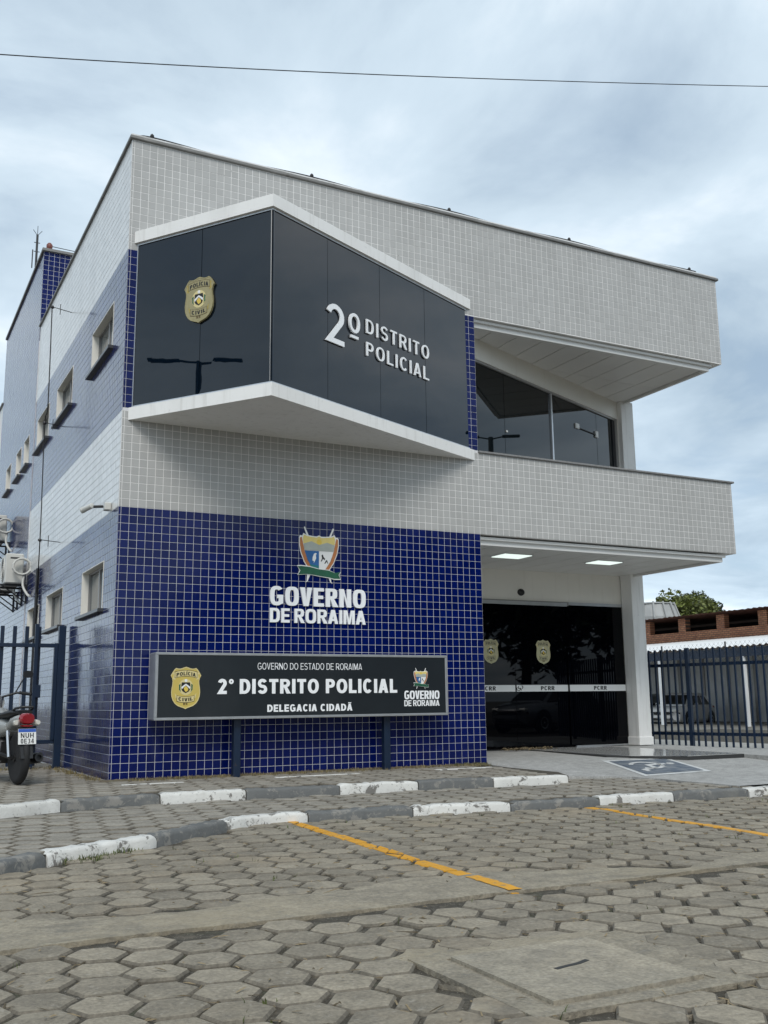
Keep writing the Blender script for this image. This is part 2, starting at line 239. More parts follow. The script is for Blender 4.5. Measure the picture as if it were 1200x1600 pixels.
# ------------------------------------------------------------------ mesh helpers
ROOT = {}
def tess(polys):
    vs = [[Vector((p[0], p[1], 0)) for p in poly] for poly in polys]
    flat = [v for poly in vs for v in poly]
    return flat, tessellate_polygon(vs)
class MB:
    def __init__(s): s.v = []; s.f = []; s.a = []; s.cur = 0.5
    def add(s, vs, fs):
        o = len(s.v); s.v += [tuple(v) for v in vs]; s.f += [tuple(i+o for i in f) for f in fs]; s.a += [s.cur]*len(fs); return s
    def box(s, x0, x1, y0, y1, z0, z1):
        return s.add([(x0, y0, z0), (x1, y0, z0), (x1, y1, z0), (x0, y1, z0), (x0, y0, z1), (x1, y0, z1), (x1, y1, z1), (x0, y1, z1)],
                     [(0, 3, 2, 1), (4, 5, 6, 7), (0, 1, 5, 4), (1, 2, 6, 5), (2, 3, 7, 6), (3, 0, 4, 7)])
    def bbox(s, x0, x1, y0, y1, z0, z1, b=0.01):      # box with chamfered edges
        b = min(b, (x1-x0)*.45, (y1-y0)*.45, (z1-z0)*.45); vs = []; idx = {}
        X = (x0, x1); Y = (y0, y1); Z = (z0, z1); sg = (1, -1)
        for i in (0, 1):
            for j in (0, 1):
                for k in (0, 1):
                    for ax in range(3):
                        p = [X[i]+sg[i]*b, Y[j]+sg[j]*b, Z[k]+sg[k]*b]; p[ax] = (X[i], Y[j], Z[k])[ax]
                        idx[(i, j, k, ax)] = len(vs); vs.append(tuple(p))
        fs = []
        for ax in range(3):
            o = [a for a in range(3) if a != ax]
            for sd_ in (0, 1):
                q = []
                for (a, b_) in ((0, 0), (1, 0), (1, 1), (0, 1)):
                    c = [0, 0, 0]; c[ax] = sd_; c[o[0]] = a; c[o[1]] = b_; q.append(idx[(*c, ax)])
                fs.append(tuple(q))
            for a in (0, 1):
                for b_ in (0, 1):
                    c0 = [0, 0, 0]; c0[o[0]] = a; c0[o[1]] = b_; c1 = list(c0); c1[ax] = 1
                    fs.append((idx[(*c0, o[0])], idx[(*c1, o[0])], idx[(*c1, o[1])], idx[(*c0, o[1])]))
        for i in (0, 1):
            for j in (0, 1):
                for k in (0, 1): fs.append((idx[(i, j, k, 0)], idx[(i, j, k, 1)], idx[(i, j, k, 2)]))
        return s.add(vs, fs)
    def prism(s, poly, z0, z1, holes=()):
        flat, tri = tess([poly, *holes]); n = len(flat)
        vs = [(p.x, p.y, z1) for p in flat]+[(p.x, p.y, z0) for p in flat]
        fs = [t for t in tri]+[(t[2]+n, t[1]+n, t[0]+n) for t in tri]
        o = 0
        for ring in (poly, *holes):
            k = len(ring)
            for i in range(k): a, b = o+i, o+(i+1) % k; fs.append((a, b, b+n, a+n))
            o += k
        return s.add(vs, fs)
    def prism_f(s, fr, poly, n0, n1, holes=()):       # prism in a surface frame
        t = MB().prism(poly, n0, n1, holes); return s.add([fr(*v) for v in t.v], t.f)
    def tube(s, pts, r, k=8, caps=True):
        pts = [Vector(p) for p in pts]; n = len(pts); rr = r if isinstance(r, (list, tuple)) else [r]*n
        vs = []; prev = None
        for i, p in enumerate(pts):
            d = (pts[min(i+1, n-1)]-pts[max(i-1, 0)]).normalized()
            if prev is None: a = d.orthogonal().normalized()
            else: a = (prev-d*prev.dot(d)).normalized()
            prev = a; b = d.cross(a)
            for j in range(k):
                t = 2*math.pi*j/k; vs.append(p+(a*math.cos(t)+b*math.sin(t))*rr[i])
        fs = [(i*k+j, i*k+(j+1) % k, (i+1)*k+(j+1) % k, (i+1)*k+j) for i in range(n-1) for j in range(k)]
        if caps: fs += [tuple(range(k-1, -1, -1)), tuple(range((n-1)*k, n*k))]
        return s.add(vs, fs)
    def lathe(s, prof, c, axis, k=20):                # prof: (radius, along)
        c = Vector(c); ax = Vector(axis).normalized(); a = ax.orthogonal().normalized(); b = ax.cross(a); vs = []
        for (r, h) in prof:
            for j in range(k): t = 2*math.pi*j/k; vs.append(c+ax*h+(a*math.cos(t)+b*math.sin(t))*r)
        n = len(prof); fs = [(i*k+j, i*k+(j+1) % k, (i+1)*k+(j+1) % k, (i+1)*k+j) for i in range(n-1) for j in range(k)]
        fs += [tuple(range(k)), tuple(range((n-1)*k, n*k))]
        return s.add(vs, fs)
    def sphere(s, c, r, k=12, sc=(1, 1, 1)):
        c = Vector(c); vs = []; m = k//2
        for i in range(m+1):
            th = math.pi*i/m
            for j in range(k): ph = 2*math.pi*j/k; vs.append((c.x+r*sc[0]*math.sin(th)*math.cos(ph), c.y+r*sc[1]*math.sin(th)*math.sin(ph), c.z+r*sc[2]*math.cos(th)))
        return s.add(vs, [(i*k+j, i*k+(j+1) % k, (i+1)*k+(j+1) % k, (i+1)*k+j) for i in range(m) for j in range(k)])
    def loft(s, rings, caps=True):
        k = len(rings[0]); n = len(rings)
        fs = [(i*k+j, i*k+(j+1) % k, (i+1)*k+(j+1) % k, (i+1)*k+j) for i in range(n-1) for j in range(k)]
        if caps: fs += [tuple(range(k-1, -1, -1)), tuple(range((n-1)*k, n*k))]
        return s.add([p for r_ in rings for p in r_], fs)
    def mesh(s, name, mat, off=Vector((0, 0, 0)), smooth=None):
        me = bpy.data.meshes.new(name); me.from_pydata([(v[0]-off.x, v[1]-off.y, v[2]-off.z) for v in s.v], [], s.f)
        if any(a != .5 for a in s.a):
            at = me.attributes.new('rnd', 'FLOAT', 'FACE'); at.data.foreach_set('value', s.a)
        me.materials.append(M[mat].m)
        bm = bmesh.new(); bm.from_mesh(me); bmesh.ops.recalc_face_normals(bm, faces=bm.faces); bm.to_mesh(me); bm.free()
        if smooth is not None: me.shade_smooth(); me.set_sharp_from_angle(angle=R(smooth))
        me.update(); return me
    def build(s, name, mat, parent=None, label=None, smooth=None, kind=None, local=False):
        off = Vector((0, 0, 0)) if (local or parent is None) else ROOT.get(parent.name, Vector((0, 0, 0)))
        o = bpy.data.objects.new(name, s.mesh(name, mat, off, smooth)); COL.objects.link(o)
        if parent is not None: o.parent = parent; ROOT[o.name] = ROOT.get(parent.name, Vector((0, 0, 0)))
        if label: o['label'] = label
        if kind: o['kind'] = kind
        return o
def tag(o, label=None, cat=None, group=None, kind=None):
    for k, v in (('label', label), ('category', cat), ('group', group), ('kind', kind)):
        if v: o[k] = v
    return o
def thing(name, label, cat, loc=(0, 0, 0), rz=0.0, group=None):
    o = bpy.data.objects.new(name, None); COL.objects.link(o); o.location = loc; o.rotation_euler = (0, 0, rz)
    o.empty_display_size = .2; ROOT[o.name] = Vector(loc); return tag(o, label, cat, group)
def structure(name, label=None):
    o = bpy.data.objects.new(name, None); COL.objects.link(o); ROOT[o.name] = Vector((0, 0, 0)); return tag(o, label, kind='structure')
class Frame:        # a flat surface: origin, direction along, up, outward normal
    def __init__(s, O, u, v=(0, 0, 1)):
        s.O = Vector(O); s.u = Vector(u).normalized(); s.v = Vector(v).normalized(); s.n = s.u.cross(s.v)
    def __call__(s, a, b, c=0): return s.O+s.u*a+s.v*b+s.n*c
    def mat(s, a, b, c=0, tu=0.0, tv=0.0):
        p = s(a, b, c); n = (s.n+s.u*tu+s.v*tv).normalized(); u = (s.u-n*s.u.dot(n)).normalized(); v = n.cross(u)
        return Matrix(((u.x, v.x, n.x, p.x), (u.y, v.y, n.y, p.y), (u.z, v.z, n.z, p.z), (0, 0, 0, 1)))
FRONT = Frame((0, 0, 0), (1, 0, 0))            # normal = x cross z = (0,-1,0)
SIDE = Frame((0, 0, 0), (0, -1, 0))            # along -y, normal (-1,0,0); y = -a
# ------------------------------------------------------------------ lettering (own grotesque)
def arc(cx, cy, rx, ry, a0, a1, n=2.2, k=18):
    out = []
    for i in range(k+1):
        t = R(a0+(a1-a0)*i/k); c, s_ = math.cos(t), math.sin(t)
        out.append((cx+rx*math.copysign(abs(c)**(2/n), c), cy+ry*math.copysign(abs(s_)**(2/n), s_)))
    return out
def stroke(path, s):
    pts = [Vector((p[0], p[1])) for p in path]; q = [pts[0]]
    for p in pts[1:]:
        if (p-q[-1]).length > 1e-4: q.append(p)
    L = []; Rr = []; n = len(q)
    for i in range(n):
        d0 = (q[i]-q[i-1]).normalized() if i > 0 else None; d1 = (q[i+1]-q[i]).normalized() if i < n-1 else None
        if d0 is None: d0 = d1
        if d1 is None: d1 = d0
        n0 = Vector((-d0.y, d0.x)); n1_ = Vector((-d1.y, d1.x)); m_ = (n0+n1_)
        m_ = m_.normalized() if m_.length > 1e-3 else n0
        k = min(1/max(m_.dot(n0), .35), 2.4)
        L.append(q[i]+m_*s/2*k); Rr.append(q[i]-m_*s/2*k)
    return [tuple(p) for p in L]+[tuple(p) for p in reversed(Rr)]
WID = dict(A=.74, C=.70, D=.70, E=.60, F=.58, G=.75, H=.70, I=0, L=.56, M=.84, N=.71, O=.77, P=.65, R=.70, S=.66, T=.62, U=.70, V=.70)
def glyph(ch, s, n=2.2, c=1.0):
    """-> width, [(outer, holes)] at cap height 1"""
    base = {'Ã': 'A', 'Í': 'I'}.get(ch, ch)
    w = WID.get(base, .57)*c; w = max(w, s) if base != 'I' else s
    if base == 'M': w = max(w, 3.2*s)
    a, h = s*1.08, s*.88
    P = []
    if base in 'O0': P = [(arc(w/2, .5, w/2, .51, 0, 360, n, 40)[:-1], [arc(w/2, .5, w/2-s, .51-h, 0, 360, n, 40)[:-1]])]
    elif base == 'D':
        x = w*.42
        P = [([(0, 0), (x, 0)]+arc(x, .5, w-x, .5, -90, 90, n)+[(0, 1)], [[(s, h), (x, h)]+arc(x, .5, w-x-s, .5-h, -90, 90, n)+[(s, 1-h)]])]
    elif base == 'C': P = [(stroke(arc(w/2, .5, w/2-s/2, .51-h/2, 42, 318, n, 30), s*.95), [])]
    elif base == 'G': P = [(stroke(arc(w/2, .5, w/2-s/2, .51-h/2, 42, 300, n, 30)+[(w-s*.5, .16), (w-s*.5, .46), (w*.54, .46)], s*.92), [])]
    elif base == 'S':
        ry = (1.02-h)/4
        P = [(stroke(arc(w/2, 1.01-h/2-ry, w/2-s*.56, ry, 22, 262, 2.1, 16)+arc(w/2, -.01+h/2+ry, w/2-s*.5, ry, 82, -160, 2.1, 16), s*.9), [])]
    elif base == '2':
        P = [(stroke(arc(w/2, .71, w/2-s/2, .30-h/2, 165, -38, 2.0, 16)+[(s*.62, h*.5), (w, h*.5)], s*.92), [])]
    elif base == '3': P = [(stroke(arc(w*.48, .755, w/2-s*.6, .255-h/2, 150, -80, 2, 14)+arc(w*.48, .27, w/2-s*.5, .28-h/2, 80, -150, 2, 14), s*.85), [])]
    elif base == '4':
        x = w*.60
        P = [([(x, 0), (x+s, 0), (x+s, .22), (w+.03, .22), (w+.03, .22+h), (x+s, .22+h), (x+s, 1), (x-.02, 1), (0, .36), (0, .22), (x, .22)], [[(x, .22+h), (x, .74), (s*.75, .22+h)]])]
    elif base == 'P':
        x = w*.5
        P = [([(0, 0), (s, 0), (s, .38), (x, .38)]+arc(x, .69, w-x, .31, -90, 90, n)+[(0, 1)], [[(s, .38+h), (x, .38+h)]+arc(x, .69, w-x-s, .31-h, -90, 90, n)+[(s, 1-h)]])]
    elif base == 'R':
        x = w*.5
        P = [([(0, 0), (s, 0), (s, .40), (w*.40, .40), (w-s*1.1, 0), (w+.04, 0), (w*.70, .44)]+arc(x, .71, w*.97-x, .29, -55, 90, n)+[(0, 1)], [[(s, .40+h), (x, .40+h)]+arc(x, .71, w*.97-x-s, .29-h+.02, -80, 90, n)+[(s, 1-h)]])]
    elif base == 'U': P = [(stroke([(s/2, 1), (s/2, .36)]+arc(w/2, .36, w/2-s/2, .36-h/2, 180, 360, n, 18)+[(w-s/2, .36), (w-s/2, 1)], s), [])]
    elif base == 'V': P = [([(0, 1), (w/2-.55*s, 0), (w/2+.55*s, 0), (w, 1), (w-a, 1), (w/2, .30*s/.2 if s < .2 else .30), (a, 1)], [])]
    elif base == 'A':
        k = w/2-.58*s; y0 = .2; y1 = .2+h*.85; t_ = (w/2-a)/k
        P = [([(0, 0), (a, 0), (a+y0*k, y0), (w-a-y0*k, y0), (w-a, 0), (w, 0), (w/2+.58*s, 1), (w/2-.58*s, 1)], [[(a+y1*k, y1), (w-a-y1*k, y1), (w/2, min(t_, .96))]])]
    elif base == 'M': P = [([(0, 0), (s*.95, 0), (s*.95, .74), (w/2-.42*s, 0), (w/2+.42*s, 0), (w-s*.95, .74), (w-s*.95, 0), (w, 0), (w, 1), (w-1.3*s, 1), (w/2, .30), (1.3*s, 1), (0, 1)], [])]
    elif base == 'N': P = [([(0, 0), (s, 0), (s, .68), (w-1.05*s, 0), (w, 0), (w, 1), (w-s, 1), (w-s, .32), (1.05*s, 1), (0, 1)], [])]
    elif base == 'E': P = [([(0, 0), (w, 0), (w, h), (s, h), (s, .5-h/2), (w*.93, .5-h/2), (w*.93, .5+h/2), (s, .5+h/2), (s, 1-h), (w, 1-h), (w, 1), (0, 1)], [])]
    elif base == 'L': P = [([(0, 0), (w, 0), (w, h), (s, h), (s, 1), (0, 1)], [])]
    elif base == 'T': P = [([(w/2-s/2, 0), (w/2+s/2, 0), (w/2+s/2, 1-h), (w, 1-h), (w, 1), (0, 1), (0, 1-h), (w/2-s/2, 1-h)], [])]
    elif base == 'H': P = [([(0, 0), (s, 0), (s, .5-h/2), (w-s, .5-h/2), (w-s, 0), (w, 0), (w, 1), (w-s, 1), (w-s, .5+h/2), (s, .5+h/2), (s, 1), (0, 1)], [])]
    elif base == 'I': P = [([(0, 0), (s, 0), (s, 1), (0, 1)], [])]
    elif base == '°': w = .30; P = [(arc(w/2, .83, w/2, .17, 0, 360, 2, 20)[:-1], [arc(w/2, .83, w/2-s*.5, .17-s*.5, 0, 360, 2, 20)[:-1]])]
    if ch == 'Ã': P.append((stroke([(w*.24, 1.08), (w*.36, 1.16), (w*.5, 1.13), (w*.64, 1.10), (w*.78, 1.18)], s*.5), []))
    if ch == 'Í': P.append(([(s*.2, 1.07), (s*.8, 1.07), (s*1.5, 1.26), (s*.6, 1.26)], []))
    return w, P
KERN = {('L', 'I'): 0, ('T', 'A'): -.06, ('A', 'T'): -.06, ('A', 'D'): 0, ('O', 'V'): -.03, ('R', 'A'): -.01, ('C', 'I'): 0, ('I', 'A'): -.03, ('A', 'L'): 0, ('D', 'A'): -.03, ('C', 'A'): -.02, ('V', 'E'): -.02}
def layout(txt, s, n, c, gap, space):
    x = 0; out = []
    for i, ch in enumerate(txt):
        if ch == ' ': x += space; continue
        if i and (txt[i-1], ch) in KERN: x += KERN[(txt[i-1], ch)]
        wd, P = glyph(ch, s, n, c); out.append((ch, x, P)); x += wd+gap
    return out, x-gap
def text_fit(fr, txt, u0, u1, v0, v1, mat, parent, name='lettering', s=.2, n=2.2, c=1.0, gap=.12, space=.36, d0=.0, d1=.003, each=False, label=None, bend=0.0, side=None):
    lay, wd = layout(txt, s, n, c, gap, space); kx = (u1-u0)/wd; kv = v1-v0; mb = MB(); res = []
    for ch, x, P in lay:
        if each: mb = MB()
        for outer, holes in P:
            def f(p):
                uu = x+p[0]; q = uu/wd*2-1
                return (u0+uu*kx, v0+p[1]*kv+bend*(1-q*q))
            mb.prism_f(fr, [f(p) for p in outer], d0, d1, [[f(p) for p in hh] for hh in holes])
        if each: res.append(mb.build(name, mat, parent))
    if not each: res.append(mb.build(name, mat, parent, label=label))
    return res
def mirror(half): return half+[(-x, y) for x, y in reversed(half) if abs(x) > 1e-6]
SHIELD = mirror([(0, 1.0), (.05, .985), (.10, .965), (.15, .955), (.20, .958), (.245, .972), (.29, .93), (.335, .86), (.375, .79), (.34, .73), (.325, .66), (.33, .58), (.345, .50), (.355, .40), (.345, .30), (.315, .21), (.26, .13), (.19, .075), (.11, .045), (.045, .025), (0, 0)])
def police_badge(fr, u, v, h, root, gold='gold', thick=.02, fine=True):
    """gold shield: plate > rim; banners, lettering and emblem as parts; (u,v) = centre"""
    def q(p): return (u+p[0]*h, v+(p[1]-.5)*h)
    pl = MB().prism_f(fr, [q(p) for p in SHIELD], .004, thick).build('shield_plate', gold, root)
    inner = [(x*.955, .5+(y-.5)*.955) for x, y in SHIELD]; t = thick
    MB().prism_f(fr, [q(p) for p in SHIELD], t, t+.003, [[q(p) for p in inner]]).build('rim', {'gold_dull': 'gold_dull', 'gold_pale': 'gold_pale'}.get(gold, 'gold_light'), pl)
    # banners
    def band(y0, y1, half, bend):
        k = 10; top = []; bot = []
        for i in range(k+1):
            s_ = -1+2*i/k; x = half*s_; top.append((x, y1+bend*(1-s_*s_))); bot.append((x, y0+bend*(1-s_*s_)))
        return bot+top[::-1]
    for (y0, y1, hf, bd, tx, tw) in ((.74, .872, .265, .04, 'POLÍCIA', .235), (.19, .315, .205, -.03, 'CIVIL', .175)):
        b = MB().prism_f(fr, [q(p) for p in band(y0-.012, y1+.012, hf+.012, bd)], t, t+.0015).build('banner', 'ink_brown', root)
        MB().prism_f(fr, [q(p) for p in band(y0, y1, hf, bd)], t+.0015, t+.003).build('banner_face', gold if gold in ('gold_dull', 'gold_pale') else 'gold_light', b)
        text_fit(fr, tx, u-tw*h, u+tw*h, v+(y0+.02-.5)*h, v+(y1-.025-.5)*h, 'ink_black', root, s=.24, gap=.16, d0=t+.003, d1=t+.0045, bend=bd*h*.92)
        for sg in (-1, 1):
            MB().prism_f(fr, [q((sg*x, y)) for x, y in ((hf-.01, y0-.05 if bd > 0 else y0+.05), (hf+.055, y0-.03 if bd > 0 else y0+.09), (hf+.03, (y0+y1)/2), (hf+.06, y1-.03 if bd > 0 else y1+.06), (hf+.012, y1-.0))], t, t+.0012).build('ribbon_end', 'gold_light' if gold != 'gold_dull' else 'gold', root)
    text_fit(fr, 'RR', u-.052*h, u+.052*h, v+(.095-.5)*h, v+(.16-.5)*h, 'ink_brown', root, s=.24, gap=.2, d0=t, d1=t+.0015)
    em = MB().prism_f(fr, [q(p) for p in arc(0, .52, .175, .19, 0, 360, 2, 24)[:-1]], t, t+.0015).build('emblem', 'gold_light', root)
    MB().prism_f(fr, [q(p) for p in ((-.10, .63), (.10, .63), (.12, .50), (.08, .42), (0, .375), (-.08, .42), (-.12, .50))], t+.0015, t+.003).build('emblem_field', 'ink_black', em)
    MB().prism_f(fr, [q(p) for p in ((-.115, .52), (0, .60), (.115, .52), (.10, .47), (0, .56), (-.10, .47))], t+.003, t+.0042).build('chevron', 'ink_white', em)
    MB().prism_f(fr, [q(p) for p in ((0, .55), (.055, .49), (.06, .44), (0, .40), (-.03, .44), (-.055, .49))], t+.003, t+.0042).build('star', 'ink_yellow', em)
    MB().prism_f(fr, [q(p) for p in arc(0, .672, .034, .036, 0, 360, 2, 14)[:-1]], t+.0015, t+.003).build('roundel', 'ink_white', em)
    for sg in (-1, 1):
        MB().prism_f(fr, [q((sg*x, y)) for x, y in ((.13, .60), (.17, .57), (.165, .46), (.12, .40), (.135, .48))], t+.0015, t+.0028).build('laurel', 'crest_green', em)
def state_crest(fr, u, v, h, root, d=.004, edge=True):
    """shield with yellow chief, blue and white fields, orange sides, green ribbon and crossed arrows; (u,v) = centre, h = height"""
    def q(p): return (u+p[0]*h, v+(p[1]-.5)*h)
    def layer(name, poly, mat, a, b, parent=root): return MB().prism_f(fr, [q(p) for p in poly], d+a, d+b).build(name, mat, parent)
    for sg in (-1, 1):
        layer('arrow', [(sg*x, y) for x, y in ((.27, 1.0), (.295, .985), (.235, .84), (.20, .845))], 'ink_white', 0, .004)
        layer('arrow', [(sg*x, y) for x, y in ((.17, .14), (.23, .15), (.235, .04), (.26, .0), (.215, .03))], 'ink_white', 0, .004)
    body = mirror([(0, .855), (.05, .83), (.12, .835), (.24, .85), (.30, .88), (.325, .83), (.36, .84), (.385, .80), (.385, .68), (.355, .53), (.29, .37), (.20, .235), (0, .21)])
    layer('shield_back', body, 'ink_white', 0, .006)
    for sg in (-1, 1):
        layer('orange_side', [(sg*x, y) for x, y in ((.335, .81), (.368, .795), (.368, .68), (.34, .535), (.275, .375), (.19, .25), (.12, .25), (.215, .395), (.275, .55), (.308, .69))], 'crest_orange', .006, .009)
    layer('yellow_chief', mirror([(0, .835), (.05, .81), (.12, .815), (.24, .83), (.29, .85), (.31, .80), (.305, .70), (0, .66)]), 'crest_yellow', .006, .009)
    layer('sun', arc(0, .73, .05, .055, 0, 360, 2, 14)[:-1], 'ink_yellow', .009, .0105)
    layer('grey_field', [(-.298, .69), (-.15, .74), (0, .68), (.15, .73), (.298, .69), (.285, .575), (-.285, .575)], 'crest_grey', .009, .0115)
    layer('blue_field', [(-.278, .57), (-.004, .57), (-.004, .235), (-.125, .255), (-.225, .40)], 'crest_blue', .006, .009)
    layer('teal_field', [(-.19, .33), (-.006, .31), (-.006, .23), (-.125, .25)], 'crest_teal', .009, .0105)
    layer('white_field', [(.278, .57), (.004, .57), (.004, .235), (.125, .255), (.225, .40)], 'ink_white', .006, .009)
    layer('heron', [(-.10, .52), (-.07, .535), (-.045, .52), (-.065, .505), (-.06, .44), (-.085, .385), (-.105, .35), (-.10, .385), (-.13, .40), (-.125, .46)], 'ink_white', .009, .012)
    layer('figure', [(.045, .50), (.07, .515), (.085, .47), (.115, .44), (.10, .41), (.075, .44), (.05, .39), (.03, .39), (.055, .45)], 'ink_black', .009, .0105)
    layer('figure', [(.13, .41), (.15, .42), (.175, .36), (.165, .355), (.145, .39), (.115, .35), (.10, .355)], 'ink_black', .009, .0105)
    rib = [(x, .19+(y-.19)*1.25) for x, y in [(-.41, .265), (-.34, .27), (-.18, .262), (.0, .235), (.18, .225), (.30, .195), (.41, .21), (.375, .17), (.405, .115), (.29, .11), (.20, .125), (.02, .14), (-.13, .155), (-.24, .16), (-.40, .15), (-.36, .205)]]
    layer('ribbon_edge', [(x*1.035, .19+(y-.19)*1.18) for x, y in rib], 'ink_white', .006, .0125); layer('ribbon', rib, 'crest_green', .0125, .015)
# ================================================================== THE SETTING
ZP, ZM, ZU = -0.162, -0.086, 0.010       # parking, lower walkway, upper walkway (tops of the pavers)
MB().add([(-700, -700, ZP-.05), (700, -700, ZP-.05), (700, 700, ZP-.05), (-700, 700, ZP-.05)], [(0, 1, 2, 3)]).build('ground', 'ground', kind='structure')
K2 = [onz(p, ZP) for p in ((0, 1366), (72, 1350), (150, 1337), (240, 1322), (300, 1309), (352, 1297), (405, 1288), (482, 1283), (560, 1278), (644, 1273), (793, 1266), (936, 1257), (1053, 1249.5), (1167, 1243))]
K2 = [Vector((-7.5, -11.6, 0)), Vector((-4.6, -8.2, 0)), Vector((-2.9, -6.25, 0))]+[Vector((p.x, p.y, 0)) for p in K2]+[Vector((8.2, -3.95, 0)), Vector((11, -4.05, 0)), Vector((22, -4.4, 0))]
K1 = [onz(p, ZU) for p in ((0, 1259), (95, 1250), (170, 1245), (247, 1240), (385, 1233), (530, 1226), (655, 1220), (770, 1215), (888, 1210))]
K1 = [Vector((-7.5, -4.9, 0)), Vector((-3.2, -3.0, 0))]+[Vector((p.x, p.y, 0)) for p in K1]
def smooth_path(pts, n=6):
    out = []
    for i in range(len(pts)-1):
        p0, p1, p2, p3 = pts[max(i-1, 0)], pts[i], pts[i+1], pts[min(i+2, len(pts)-1)]
        for j in range(n):
            t = j/n; out.append(0.5*((2*p1)+(p2-p0)*t+(2*p0-5*p1+4*p2-p3)*t*t+(3*p1-p0-3*p2+p3)*t**3))
    return out+[pts[-1]]
K1s, K2s = smooth_path(K1), smooth_path(K2)
def resample(pts, step):
    out = [pts[0]]; acc = 0
    for a, b in zip(pts, pts[1:]):
        L = (b-a).length; 
        while acc+L >= step:
            t = (step-acc)/L; a = a.lerp(b, t); out.append(a); L = (b-a).length; acc = 0
        acc += L
    return out
# terraces under the pavers
MB().prism([(p.x, p.y) for p in K2s]+[(22, 12), (-30, 12), (-30, -11.6)], ZP-.2, ZM-.014).build('lower_walkway', 'joint_dirt', kind='structure')
MB().prism([(p.x, p.y) for p in K1s]+[(5.2, -1.75), (5.2, .6), (5.2, 9), (-30, 9), (-30, -4.9)], ZP-.2, ZU-.014).build('upper_walkway', 'joint_dirt', kind='structure')
LOWER, UPPER = bpy.data.objects['lower_walkway'], bpy.data.objects['upper_walkway']
park = MB().add([(-40, -60, ZP-.021), (60, -60, ZP-.021), (60, 3, ZP-.021), (-40, 3, ZP-.021)], [(0, 1, 2, 3)]).build('parking_ground', 'joint_dirt', kind='structure')
# sand and grit lying in the joints, here and there brim-full
from mathutils import noise as mnoise
gx0, gx1, gy0, gy1, gs = -4.2, 5.4, -11.2, -3.7, .035
gnx, gny = int((gx1-gx0)/gs), int((gy1-gy0)/gs); gm = MB()
def grit(x, y):
    a = mnoise.noise(Vector((x*1.1, y*1.1, 3)))*.5+mnoise.noise(Vector((x*4.5, y*4.5, 7)))*.35+mnoise.noise(Vector((x*19, y*19, 1)))*.3
    return ZP-.0165+max(-.006, min(.0125, a*.017))
gm.add([(gx0+gs*i, gy0+gs*j, grit(gx0+gs*i, gy0+gs*j)) for j in range(gny) for i in range(gnx)], [(j*gnx+i, j*gnx+i+1, (j+1)*gnx+i+1, (j+1)*gnx+i) for j in range(gny-1) for i in range(gnx-1)])
gm.build('joint_sand', 'joint_dirt', park, kind='stuff', smooth=60)
# ---- hexagonal pavers
HA = R(-39.5); E1 = Vector((math.cos(HA), math.sin(HA), 0)); E2 = Vector((-E1.y, E1.x, 0)); HP = 0.255
def hexring(r, rng, cut=.085):
    out = []
    for i in range(6):
        a = R(60*i+30); nxt, prv = R(60*(i+1)+30), R(60*(i-1)+30)
        p = Vector((math.cos(a), math.sin(a))); pn = Vector((math.cos(nxt), math.sin(nxt))); pp = Vector((math.cos(prv), math.sin(prv)))
        for q in (p.lerp(pp, cut), p.lerp(pn, cut)): out.append((q*r))
    return out
def paver_shape(rng):
    R0 = (HP-.017)/2/.866; j = [(rng.uniform(-.004, .004), rng.uniform(-.004, .004)) for _ in range(12)]
    c = rng.uniform(.03, .075)
    r3 = [(p.x+a, p.y+b, -.03) for p, (a, b) in zip(hexring(R0, rng, c), j)]
    r1 = [(p.x+a, p.y+b, -.012) for p, (a, b) in zip(hexring(R0-.001, rng, c), j)]
    r2 = [(p.x+a, p.y+b, -.002) for p, (a, b) in zip(hexring(R0-.011, rng, c), j)]
    rt = [(p.x+a, p.y+b, 0) for p, (a, b) in zip(hexring(R0-.030, rng, c), j)]
    vs = r3+r1+r2+rt; fs = []
    for k in range(3): fs += [(12*k+i, 12*k+(i+1) % 12, 12*k+12+(i+1) % 12, 12*k+12+i) for i in range(12)]
    fs.append(tuple(range(36, 48))); return vs, fs
rng = random.Random(3)
SHAPES = [paver_shape(rng) for _ in range(10)]
def inpoly(x, y, poly):
    c = False; j = len(poly)-1
    for i in range(len(poly)):
        if (poly[i][1] > y) != (poly[j][1] > y) and x < (poly[j][0]-poly[i][0])*(y-poly[i][1])/(poly[j][1]-poly[i][1])+poly[i][0]: c = not c
        j = i
    return c
def lattice(org, x0, x1, y0, y1):
    res = []; cx, cy = (x0+x1)/2, (y0+y1)/2; n = int(max(x1-x0, y1-y0)/HP)+4
    for r_ in range(-n, n+1):
        for c_ in range(-n, n+1):
            p = Vector(org)+E1*((c_+(r_ % 2)*.5)*HP)+E2*(r_*HP*.8660254)
            if x0 <= p.x <= x1 and y0 <= p.y <= y1: res.append(p)
    return res
def kerb_y(path, x):
    for a, b in zip(path, path[1:]):
        if a.x <= x <= b.x: return a.y+(b.y-a.y)*(x-a.x)/max(b.x-a.x, 1e-6)
    return None
GUT0, GUT1 = -7.37, -6.80      # gutter strip
MH = (-0.44, 0.26, -9.19, -8.48)       # concrete inspection cover
pav = []
for p in lattice((-.349, -7.588, 0), -7, 12, -13.5, -3.6):
    ky = kerb_y(K2s, p.x)
    if ky is None or p.y > ky-.04: continue
    if GUT0-.085 < p.y < GUT1-.12 and p.x < 1.9+.0: continue
    if GUT0-.085 < p.y < -7.14 and p.x >= 1.9: continue
    if MH[0]-.13 < p.x < MH[1]+.13 and MH[2]-.13 < p.y < MH[3]+.10: continue
    pav.append(p)
def in_view(P, mar=40):
    d = P-CAM; z = d.dot(_f)
    if z < .3: return False
    return -mar < 600+FPX*d.dot(_r2)/z < 1200+mar and -mar < 800-FPX*d.dot(_u2)/z < 1600+mar
pav.sort(key=lambda p: ((p-Vector((CAM.x, CAM.y, 0))).length if in_view(Vector((p.x, p.y, ZP))) else 99))
PM = []
